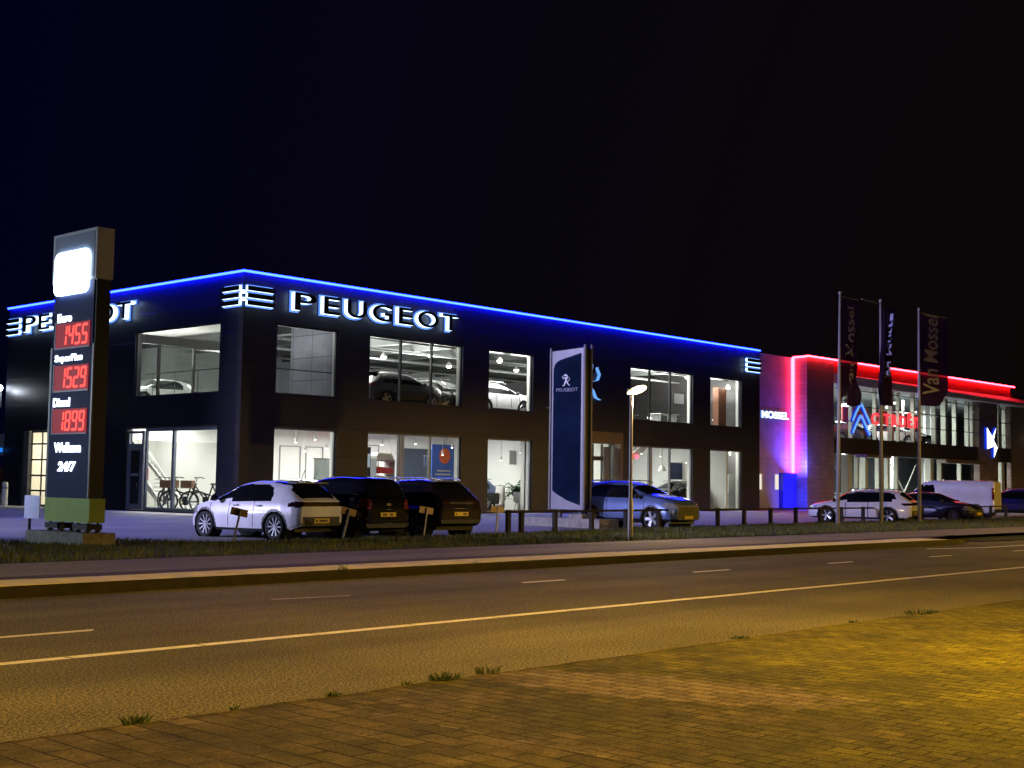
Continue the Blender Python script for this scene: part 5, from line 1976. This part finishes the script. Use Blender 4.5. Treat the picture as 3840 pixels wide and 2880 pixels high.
VAN = dict(L=4.95, W=1.92, wheels=(.95, 4.0), rw=.34, tumble=.06, sq=8.0, smooth=.05,
           top=[(0, 1.86), (.05, 1.93), (.3, 1.95), (3.2, 1.95), (3.6, 1.85), (4.3, 1.22), (4.75, 1.02), (4.95, .78)],
           belt=[(0, 1.15), (3.8, 1.1), (4.3, 1.02), (4.95, .68)], bot=[(0, .35), (.8, .25), (4.3, .25), (4.95, .32)],
           plan=[(0, .94), (.05, .98), (.2, 1.0), (4.0, 1.0), (4.6, .9), (4.95, .68)],
           wind=(3.62, 4.3), rearwin=(9, 10), glassw=.95,
           side=[[(3.0, 1.18), (3.05, 1.7), (3.5, 1.7), (4.15, 1.18)]],
           zones=[('tail_light', [(-.1, .95), (.12, .95), (.12, 1.4), (-.1, 1.4)], .8), ('headlight', [(4.5, .75), (5, .7), (5, .95), (4.6, 1.0)], .5)],
           rear=[('tail_light', (.88, 1, .9, 1.45)), ('bumper', (-1, 1, .2, .5))], front=[('grille', (-.8, .6, .35, .75))],
           mirror=(3.75, 1.3), platez=.85, spokes=8, spokew=.02, handles=(2.9,), handlez=1.05)


def antenna(x, z, l=.3):
    def fn(t_, L, W):
        MB().prism([(-.05, 0), (.06, 0), (-.03, .05)], lambda u, v, d: (x - L / 2 + u, d, z + v), -.02, .02).build('antenna_base', M_black, t_)
        MB().tube((x - L / 2, 0, z + .03), (x - L / 2 - .16, 0, z + l), .008, n=5).build('antenna', M_black, t_)
    return fn


def rails(x0, x1, z, y):
    def fn(t_, L, W):
        for s_ in (1, -1):
            MB().path([(x0 - L / 2, s_ * y, z - .04), (x0 + .15 - L / 2, s_ * y, z + .02), (x1 - .2 - L / 2, s_ * y, z + .02), (x1 - L / 2, s_ * y, z - .05)], .02, 6).build('roof_rail', M_rim, t_)
    return fn


def badge(z, w_=.1):
    def fn(t_, L, W):
        MB().box(-L / 2 - .03, -L / 2 - .002, -w_, w_, z - .03, z + .03).build('badge', M_chrome, t_)
    return fn


def spoiler(x, z, w_):
    def fn(t_, L, W):
        MB().box(x - L / 2 - .12, x - L / 2 + .15, -w_, w_, z - .02, z + .015).build('spoiler', M_black, t_)
    return fn


def glints(pts):
    # small chrome beads added to catch lamp highlights as points of glint
    def fn(t_, L, W):
        for y_, z_, r_ in pts:
            MB().ball((-L / 2 - .004, y_, z_), r_, 8, 6, .7).build('chrome_glint', M_chrome, t_, True)
    return fn


def strip(z, w_, h_=.012):  # chrome trim added for the highlights it catches
    def fn(t_, L, W):
        MB().tube((-L / 2 - .012, -w_, z), (-L / 2 - .012, w_, z), h_, n=8).build('chrome_strip', M_chrome, t_, True)
    return fn


HATCH['extra'] = [antenna(.75, 1.44), spoiler(.45, 1.405, .56)]
MPV['extra'] = [badge(.90, .07), strip(.77, .3, .014), glints([(.62, .9, .03), (-.62, .9, .03), (.2, .96, .02), (-.25, .72, .02), (.3, .3, .02), (-.7, .55, .025), (.7, .55, .025)]), strip(.42, .62, .01)]
SUV['extra'] = [rails(.7, 2.5, 1.63, .62), spoiler(.5, 1.57, .58), strip(.82, .62, .016), glints([(.7, .98, .03), (-.72, .98, .03), (.1, .97, .03), (-.1, .97, .03), (.2, .8, .02), (-.66, .78, .03)])]
N90 = PI / 2    # heading +Y (nose away from the road)

CG = 'cars parked along the verge'
car('parked_car', 'white hatchback parked nose in, left of the dark parked cars', (21.81, 28.93, 0), N90 + R(6), HATCH, P_white, scale=1.05, group=CG, tail=M_taildk)
car('parked_car', 'black people carrier between the white hatchback and brown suv', (24.1, 28.5, 0), N90 - R(2), MPV, P_black, rim=M_rimgrey, scale=1.03, group=CG)
car('parked_car', 'dark brown suv seen from behind, right of the black people carrier', (26.7, 28.5, 0), N90 - R(2), SUV, P_brown, rim=M_rimgrey, group=CG, tail=M_taildk)
car('parked_car', 'blue grey suv parked nose out behind the street lamp', (38.62, 29.2, 0), -N90, SUV, P_grey, group=CG, scale=1.03)
WAGON['extra'] = [rails(.8, 2.8, 1.5, .56)]
car('parked_car', 'white estate car behind the left flagpole', (54.6, 28.6, 0), N90 + R(13), WAGON, P_white, group=CG, res=.8, tail=M_taildk)
car('parked_car', 'dark saloon with nose to the road behind the right flagpole', (61.2, 28.3, 0), -N90 + R(2), COUPE, P_navy, rim=M_rimgrey, group=CG, res=.8)
car('parked_van', 'large white panel van behind the dark saloon', (70.9, 31.9, 0), N90 + R(11), VAN, P_white, rim=M_rimgrey, cat='van', scale=1.05, group=CG, res=.8)
car('parked_car', 'blue car at the right edge beyond the white van', (79.3, 31.8, 0), N90 + R(15), SUV, P_blue, rim=M_rimgrey, group=CG, res=.6)
# showroom cars, upper deck
UG = 'cars on the upper showroom floor'
UD = 4.905
car('showroom_car', 'black suv behind the three-pane upper window', (41.5, 45.2, UD), R(-3), SUV, P_dark, group=UG, res=.8, rim=M_rimgrey)
car('showroom_car', 'bronze coupe right of the black suv upstairs', (48.9, 48.8, UD), R(172), COUPE, P_bronze, group=UG, res=.7)
car('showroom_car', 'white suv upstairs behind the narrow window', (48.35, 45.6, UD), R(-2), SUV, P_white, group=UG, res=.8)
car('showroom_car', 'dark car with its grille forward left of the white suv upstairs', (45.0, 46.1, UD), -N90 + R(3), SUV, P_black, group=UG, res=.7)
car('showroom_car', 'silver car upstairs behind the corner window', (35.6, 56.2, UD), R(185), HATCH, P_silver, group=UG, res=.6)
# ground floor
GG = 'cars on the ground floor of the showroom'
car('showroom_car', 'white car downstairs behind the white hatchback', (36.0, 46.2, .16), R(165), HATCH, P_white, group=GG, res=.6)
car('showroom_car', 'red car downstairs behind the three-pane window', (43.0, 48.0, .16), R(30), HATCH, paint('red_car_paint', (.45, .02, .02)), group=GG, res=.6)
car('showroom_car', 'grey suv downstairs right of the blue poster', (47.2, 46.9, .16), R(178), SUV, P_grey, group=GG, res=.6)
car('showroom_car', 'black suv downstairs behind the right three-pane window', (64.0, 45.6, .16), R(178), dict(SUV, L=4.45), P_dark, group=GG, res=.6)
# dealership cars
G3 = 'cars on the upper floor of the dealership'
car('display_car', 'white car upstairs in the dealership left of the chevrons', (80.4, 46.6, 4.71), R(-10), HATCH, P_white, group=G3, res=.5)
car('display_car', 'dark car upstairs in the dealership below the red lettering', (86.5, 46.6, 4.71), R(-15), SUV, P_dark, group=G3, res=.5)
car('display_car', 'blue car upstairs in the dealership beside the chevrons', (83.3, 49.6, 4.71), R(-10), HATCH, P_blue, group=G3, res=.5)
car('display_car', 'silver car upstairs in the dealership right of the red lettering', (92.0, 45.9, 4.71), R(-60), SUV, P_silver, group=G3, res=.5)
car('display_car', 'black car upstairs at the right of the dealership', (98.2, 47.5, 4.71), R(-30), SUV, P_black, group=G3, res=.5)
car('display_car', 'white car downstairs in the dealership beside the tower', (80.2, 46.5, .15), R(-20), HATCH, P_white, group='cars on the ground floor of the dealership', res=.5)
car('display_car', 'pale blue car downstairs in the dealership by the braces', (90.6, 47.5, .15), R(-30), HATCH, paint('pale_blue_car_paint', (.35, .5, .6)), group='cars on the ground floor of the dealership', res=.5)


# ------------------------------------------------------------------ bicycles and small showroom things
def bicycle(label, loc, rz):
    t_ = thing('bicycle', label, 'bicycle', loc, rz, 'bicycles behind the side window')
    t_.scale = (1.25,) * 3
    wr_ = .34
    for xw in (-.53, .53):
        w_ = MB().torus((xw, 0, wr_), wr_ - .02, .032, 'y', 28, 6).build('wheel', M_rubber, t_)
        sp_ = MB()
        for k in range(14):
            a = 2 * PI * k / 14
            sp_.tube((xw, 0, wr_), (xw + (wr_ - .03) * math.cos(a), 0, wr_ + (wr_ - .03) * math.sin(a)), .004, n=3, caps=False)
        sp_.torus((xw, 0, wr_), wr_ * .8, .006, 'y', 20, 4)
        sp_.build('spokes', M_rim, w_)
    fr_ = MB()
    bb = (-.08, 0, .3)
    seat = (-.26, 0, .88)
    head = (.33, 0, .86)
    for a, b in ((bb, seat), (bb, head), ((-.2, 0, .55), (.36, 0, .72)), (bb, (-.53, 0, wr_)), (seat, (-.53, 0, wr_)), ((.3, 0, .95), (.53, 0, wr_))):
        fr_.tube(a, b, .028, n=6)
    fr_.build('frame', M_black, t_)
    MB().lathe([(.001, -.02), (.11, -.02), (.11, .02), (.001, .02)], bb, 'y', 14).box(-.14, .06, -.05, .05, .32, .5).build('motor', M_black, t_)
    MB().path([(.28, 0, 1.0), (.32, 0, 1.12), (.28, .28, 1.15), (.12, .32, 1.12)], .016, 6).path([(.32, 0, 1.12), (.28, -.28, 1.15), (.12, -.32, 1.12)], .016, 6).build('handlebar', M_black, t_)
    MB().ball((-.3, 0, .93), .13, 10, 6, .35).build('saddle', M_black, t_)
    MB().box(.4, .78, -.2, .2, .78, 1.04).build('basket', mat('wicker', (.20, .11, .06), .8, noise=.5, nscale=30, bump=.8), t_)


bicycle('bicycle with brown basket half behind the frame beside the staircase', (32.3, 49.85, .156), R(-105))
bicycle('left one of the two basket bicycles in the right pane', (32.1, 48.2, .156), R(125))
bicycle('right one of the two basket bicycles in the right pane', (32.4, 47.1, .156), R(128))

fe = thing('fire_extinguisher', 'red fire extinguisher box on the post beside the side door', 'fire extinguisher', (31.6, 50.45, 1.45))
MB().box(-.1, .1, -.14, .14, 0, .52).build('red_box', mat('signal_red', (.5, .02, .03), .4, noise=.1), fe)
MB().box(-.11, -.102, -.08, .08, .12, .4).build('box_window', mat('pinkish_pane', (.7, .3, .35), .3, noise=.1), fe)
MB().box(-.05, .05, -.05, .05, -1.3, 0).build('post', M_white, fe)

ps = thing('wall_poster', 'blue poster with an orange circle in the three-pane lower window', 'poster', (44.9, 45.6, 1.6))
MB().box(-.75, .75, 0, .04, 0, 1.75).build('poster_sheet', mat('poster_blue', (.04, .14, .6), .5, noise=.03), ps)
MB().lathe([(.001, 0), (.38, 0)], (.1, -.006, 1.2), 'y', 24).build('orange_disc', mat('poster_orange', (.85, .16, .05), .5, noise=.03), ps)
MB().box(-.4, .5, -.006, -.001, .45, .52).box(-.5, .5, -.006, -.001, .28, .35).build('poster_lines', M_white, ps)

pn = thing('potted_palm', 'leafy potted palm behind the narrow lower window', 'plant', (49.2, 44.6, .156))
MB().lathe([(.14, 0), (.2, .4), (.17, .4)], n=16).build('pot', M_white, pn, True)
lf = MB()
for k in range(46):
    a = random.random() * 2 * PI
    l_ = random.uniform(.5, .95)
    up = random.uniform(.3, 1.2)
    base = Vector((0, 0, .4 + random.random() * .7))
    pr0 = base
    for s_ in range(6):
        f_ = (s_ + 1) / 6
        p1 = base + Vector((math.cos(a) * l_ * f_, math.sin(a) * l_ * f_, up * f_ - .9 * f_ * f_ * l_))
        for sd_ in (1, -1):
            n_ = Vector((-math.sin(a), math.cos(a), 0)) * sd_
            tip = p1 + n_ * .18 * (1 - f_ * .6) + Vector((0, 0, -.05))
            lf.add([pr0, p1, tip], [(0, 1, 2)])
        pr0 = p1
lf.build('palm_leaves', mat('palm_green', (.03, .08, .02), .5, noise=.3, nscale=6), pn)

sct = thing('motor_scooter', 'black and white scooter behind the narrow lower window', 'scooter', (47.6, 44.5, .156), R(20))
for xw in (-.6, .6):
    MB().torus((xw, 0, .26), .2, .06, 'y', 24, 8).build('wheel', M_rubber, sct, True)
MB().prism([(.3, .3), (.62, .62), (.42, 1.2), (.3, 1.25), (.18, .9), (.2, .4), (-.25, .32), (-.2, .25)], lambda u, v, d: (u, d, v), -.2, .2).build('front_shield', M_whitebrt, sct)
MB().prism([(-.75, .5), (-.9, .78), (-.1, .82), (-.15, .35)], lambda u, v, d: (u, d, v), -.16, .16).build('rear_body', M_black, sct)
MB().path([(.32, .3, 1.22), (.34, 0, 1.28), (.32, -.3, 1.22)], .02, 6).build('handlebar', M_black, sct)
MB().box(-.8, -.1, -.14, .14, .82, .9).build('seat', M_black, sct)
MB().ball((.5, 0, .95), .1, 10, 6).build('front_lamp', mat('signal_red', (.5, .02, .03), .4), sct, True)

for k, (x_, y_, rz_, lab) in enumerate([(48.7, 44.1, 40, 'white shell chair by the palm in the narrow lower window'), (67.0, 44.3, 100, 'pale yellow chair behind the rightmost lower window')]):
    ch_ = thing('shell_chair', lab, 'chair', (x_, y_, .156), R(rz_), 'chairs on the ground floor')
    m_ = M_whitebrt if k == 0 else mat('pale_yellow', (.7, .68, .35), .5, noise=.05)
    MB().prism([(-.25, .45), (.25, .45), (.25, .5), (-.2, .5), (-.3, .95), (-.34, .95)], lambda u, v, d: (u, d, v), -.24, .24).build('shell', m_, ch_)
    for lx_, ly_ in ((-.2, -.2), (.2, -.2), (-.2, .2), (.2, .2)):
        MB().tube((lx_ * .6, ly_ * .6, .45), (lx_, ly_, 0), .015, n=6).build('leg', M_rim, ch_)
cbn = thing('storage_cabinet', 'tall grey cabinet behind the rightmost lower window', 'cabinet', (68.4, 44.6, .156))
MB().box(-.6, .6, -.25, .25, 0, 2.1).build('cabinet_body', mat('cabinet_grey', (.42, .42, .40), .5, noise=.05), cbn)
MB().tube((-.45, -.28, 1.0), (-.45, -.28, 1.2), .015).build('cabinet_handle', M_black, cbn)
wd_ = thing('door_panel', 'bright white double door panel behind the rightmost lower window', 'door', (67.6, 45.45, .156))
MB().box(-.9, .9, 0, .06, 0, 2.9).build('door_leaf', M_whitebrt, wd_)
MB().box(-.01, .01, -.01, 0, 0, 2.9).build('door_joint', M_grey, wd_)

rlamp = thing('red_lamp', 'small glowing red lamp behind the right three-pane lower window', 'lamp', (58.6, 44.3, 3.1))
MB().ball((0, 0, 0), .12, 12, 8).build('lamp_bulb', emat('red_bulb', (1, .06, .1), 5), rlamp, True)
MB().tube((0, 0, .1), (0, 0, 1.1), .01, n=5).build('lamp_cord', M_black, rlamp)
pl_ = thing('pendant_lamp', 'white bell pendant lamp behind the right three-pane lower window', 'lamp', (61.4, 44.6, 2.35))
MB().lathe([(.05, .32), (.12, .28), (.25, 0)], n=18).build('lamp_shade', M_whitebrt, pl_, True)
MB().tube((0, 0, .3), (0, 0, 1.8), .01, n=5).build('lamp_cord', M_black, pl_)
# upstairs office: pillar, desk, chair
pp = thing('wooden_pillar', 'reddish brown square pillar behind the rightmost upper window', 'pillar', (67.2, 44.6, 4.91))
MB().box(-.42, .42, -.2, .2, 0, 2.55).build('pillar_shaft', mat('brown_veneer', (.16, .06, .03), .5, noise=.2, nscale=3), pp)
MB().box(-.46, .46, -.24, .24, -.004, .08).build('pillar_plinth', M_black, pp)
dsk_ = thing('glass_desk', 'glass meeting desk behind the right three-pane upper window', 'desk', (62.4, 45.2, 4.91))
MB().box(-.9, .9, -.4, .4, .72, .75).build('desk_top', M_white, dsk_)
for lx_ in (-.8, .8):
    MB().box(lx_ - .03, lx_ + .03, -.35, .35, 0, .718).build('leg', M_rim, dsk_)
och = thing('office_chair', 'black office chair behind the right three-pane upper window', 'chair', (58.7, 44.6, 4.91), R(30))
MB().box(-.25, .25, -.25, .25, .48, .54).build('seat', M_black, och)
MB().box(-.25, -.2, -.22, .22, .6, 1.2).build('backrest', M_black, och)
MB().tube((0, 0, .1), (0, 0, .48), .03).build('stem', M_steel, och)
MB().tube((-.25, 0, .06), (.25, 0, .06), .025, n=6).tube((0, -.25, .06), (0, .25, .06), .025, n=6).build('leg', M_steel, och)
mn = thing('wall_screen', 'black framed screen behind the right three-pane upper window', 'screen', (64.4, 45.6, 6.3))
MB().box(-.6, .6, 0, .05, 0, .75).build('screen_frame', M_black, mn)
MB().box(-.5, .5, -.01, -.001, .08, .67).build('screen_face', M_grey, mn)


# ------------------------------------------------------------------ more of the showroom's furniture
tk = None
for k, (a_, y_, z_) in enumerate([(33.9, 44.6, 3.15), (34.9, 45.0, 3.3), (35.5, 45.4, 2.95), (34.4, 46.2, 2.8), (38.6, 44.4, 3.2), (39.1, 45.2, 2.7), (40.6, 44.6, 3.3), (42.3, 45.2, 2.85), (42.9, 44.4, 3.2),
                                    (46.2, 44.6, 2.7), (47.6, 44.8, 3.1), (57.3, 44.6, 3.3), (59.0, 45.0, 3.2), (61.5, 44.6, 2.9), (52.6, 44.6, 2.6), (65.9, 44.5, 3.45)]):
    x_ = app(a_, y_)
    zz = 1.55 + (z_ - 1.55) * y_ / 43
    if tk is None:
        tk = thing('track_spot', 'small bright spot lamp on a rod in the ground floor showroom', 'spot lamp', (x_, y_, zz), 0, 'spot lamps in the ground floor showroom')
        MB().lathe([(.03, -.09), (.07, .07), (.065, .09)], n=12).build('spot_housing', M_white, tk, True)
        MB().lathe([(.001, -.1), (.06, -.095), (.03, -.08)], n=12).build('spot_glow', E_ceil, tk)
        MB().tube((0, 0, .08), (0, 0, 4.1 - zz), .012, n=5).build('spot_rod', M_white, tk)
    else:
        copy_tree(tk, (x_, y_, zz))
# accessories stand with a red car-top box and white box
ac = thing('accessory_stand', 'stand with stacked white and red roof boxes, left pane of the three-pane lower window', 'stand', (40.6, 45.3, .156), R(10))
MB().box(-.7, -.65, -.3, .3, 0, 2.4).box(.65, .7, -.3, .3, 0, 2.4).box(-.649, .649, -.3, .3, 2.3, 2.36).build('stand_frame', M_grey, ac)
for z_, m_ in ((1.35, M_white), (1.75, mat('signal_red', (.5, .02, .03), .4)), (2.38, M_white)):
    MB().prism([(-.6, 0), (.55, 0), (.62, .12), (.45, .26), (-.5, .3), (-.62, .14)], lambda u, v, d, z_=z_: (u, d, z_ + v), -.28, .28).build('roof_box', m_, ac)
ib = thing('information_column', 'dark information column with grey screen behind the left pane of the lower window', 'column', (39.2, 44.7, .156))
MB().box(-.2, .2, -.08, .08, 0, 2.9).build('column_body', MATS['navy_wall'], ib)
MB().box(-.15, .15, -.095, -.082, 2.0, 2.6).build('screen_face', mat('lit_screen', (.3, .35, .4), .3, emit=(.5, .6, .7), estr=.5), ib)
for k, (a_, y_, lab) in enumerate([(41.2, 46.6, 'white reception desk in the middle pane of the three-pane lower window'), (59.6, 45.4, 'white desk under the bell pendant lamp')]):
    rd = thing('reception_desk', lab, 'desk', (app(a_, y_), y_, .156))
    MB().prism([(-.9, -.3), (.9, -.3), (.7, .3), (-.7, .3)], lambda u, v, d: (u, v, d), 0, 1.05).build('desk_body', M_whitebrt, rd)
    MB().box(-1.0, 1.0, -.4, .35, 1.052, 1.1).build('desk_top', M_grey, rd)
    MB().box(.1, .6, -.05, 0, 1.2, 1.55).box(.33, .37, -.03, -.01, 1.102, 1.2).build('monitor', M_black, rd)
for k, (a_, y_, z0_, ww, hh2, lab) in enumerate([(35.3, 46.8, 1.3, .9, 1.2, 'grey framed glass panel hanging in the leftmost lower window of the long side'),
                                               (41.9, 47.2, 2.3, 1.6, .5, 'dark banner board above the desk in the middle pane'), (47.3, 46.4, 2.5, 1.1, .7, 'white display board above the palm'),
                                               (60.9, 46.6, 1.9, 2.2, 1.0, 'deep blue banner wall behind the pendant lamp')]):
    db = thing('display_board', lab, 'board', (app(a_, y_), y_, z0_))
    m_ = [mat('pale_green_glass', (.45, .52, .50), .3, noise=.1), MATS['navy_wall'], M_white, MATS['deep_blue_wall']][k]
    MB().box(-ww / 2, ww / 2, 0, .04, 0, hh2).build('board_sheet', m_, db)
    MB().box(-ww / 2 - .03, ww / 2 + .03, -.01, .05, hh2, hh2 + .04).build('board_rail', M_rim, db)

# bare winter tree behind the red-lined dealership
bt = thing('bare_tree', 'faint leafless tree rising behind the right end of the dealership roof', 'tree', (113, 62, 0))
trk, crn = MB(), MB()
rt_ = random.Random(4)
trk.tube((0, 0, 0), (.2, 0, 5), .32, .22, n=8)


def grow(p, d, l, r, depth):
    q = p + d * l
    (crn if depth < 5 else trk).tube(p, q, r, r * .68, n=5, caps=False)
    if depth == 0:
        return
    for _ in range(3 if depth > 2 else 2):
        a_ = Vector((rt_.uniform(-1, 1), rt_.uniform(-1, 1), rt_.uniform(-.3, .8)))
        grow(q, (d * 1.1 + a_ * .75).normalized(), l * rt_.uniform(.62, .82), r * .62, depth - 1)


grow(Vector((.2, 0, 5)), Vector((.05, 0, 1)), 3.2, .2, 5)
M_bark = mat('bark', (.09, .06, .045), .9, noise=.3, nscale=6)
trk.build('trunk', M_bark, bt)
crn.build('branches', M_bark, bt)
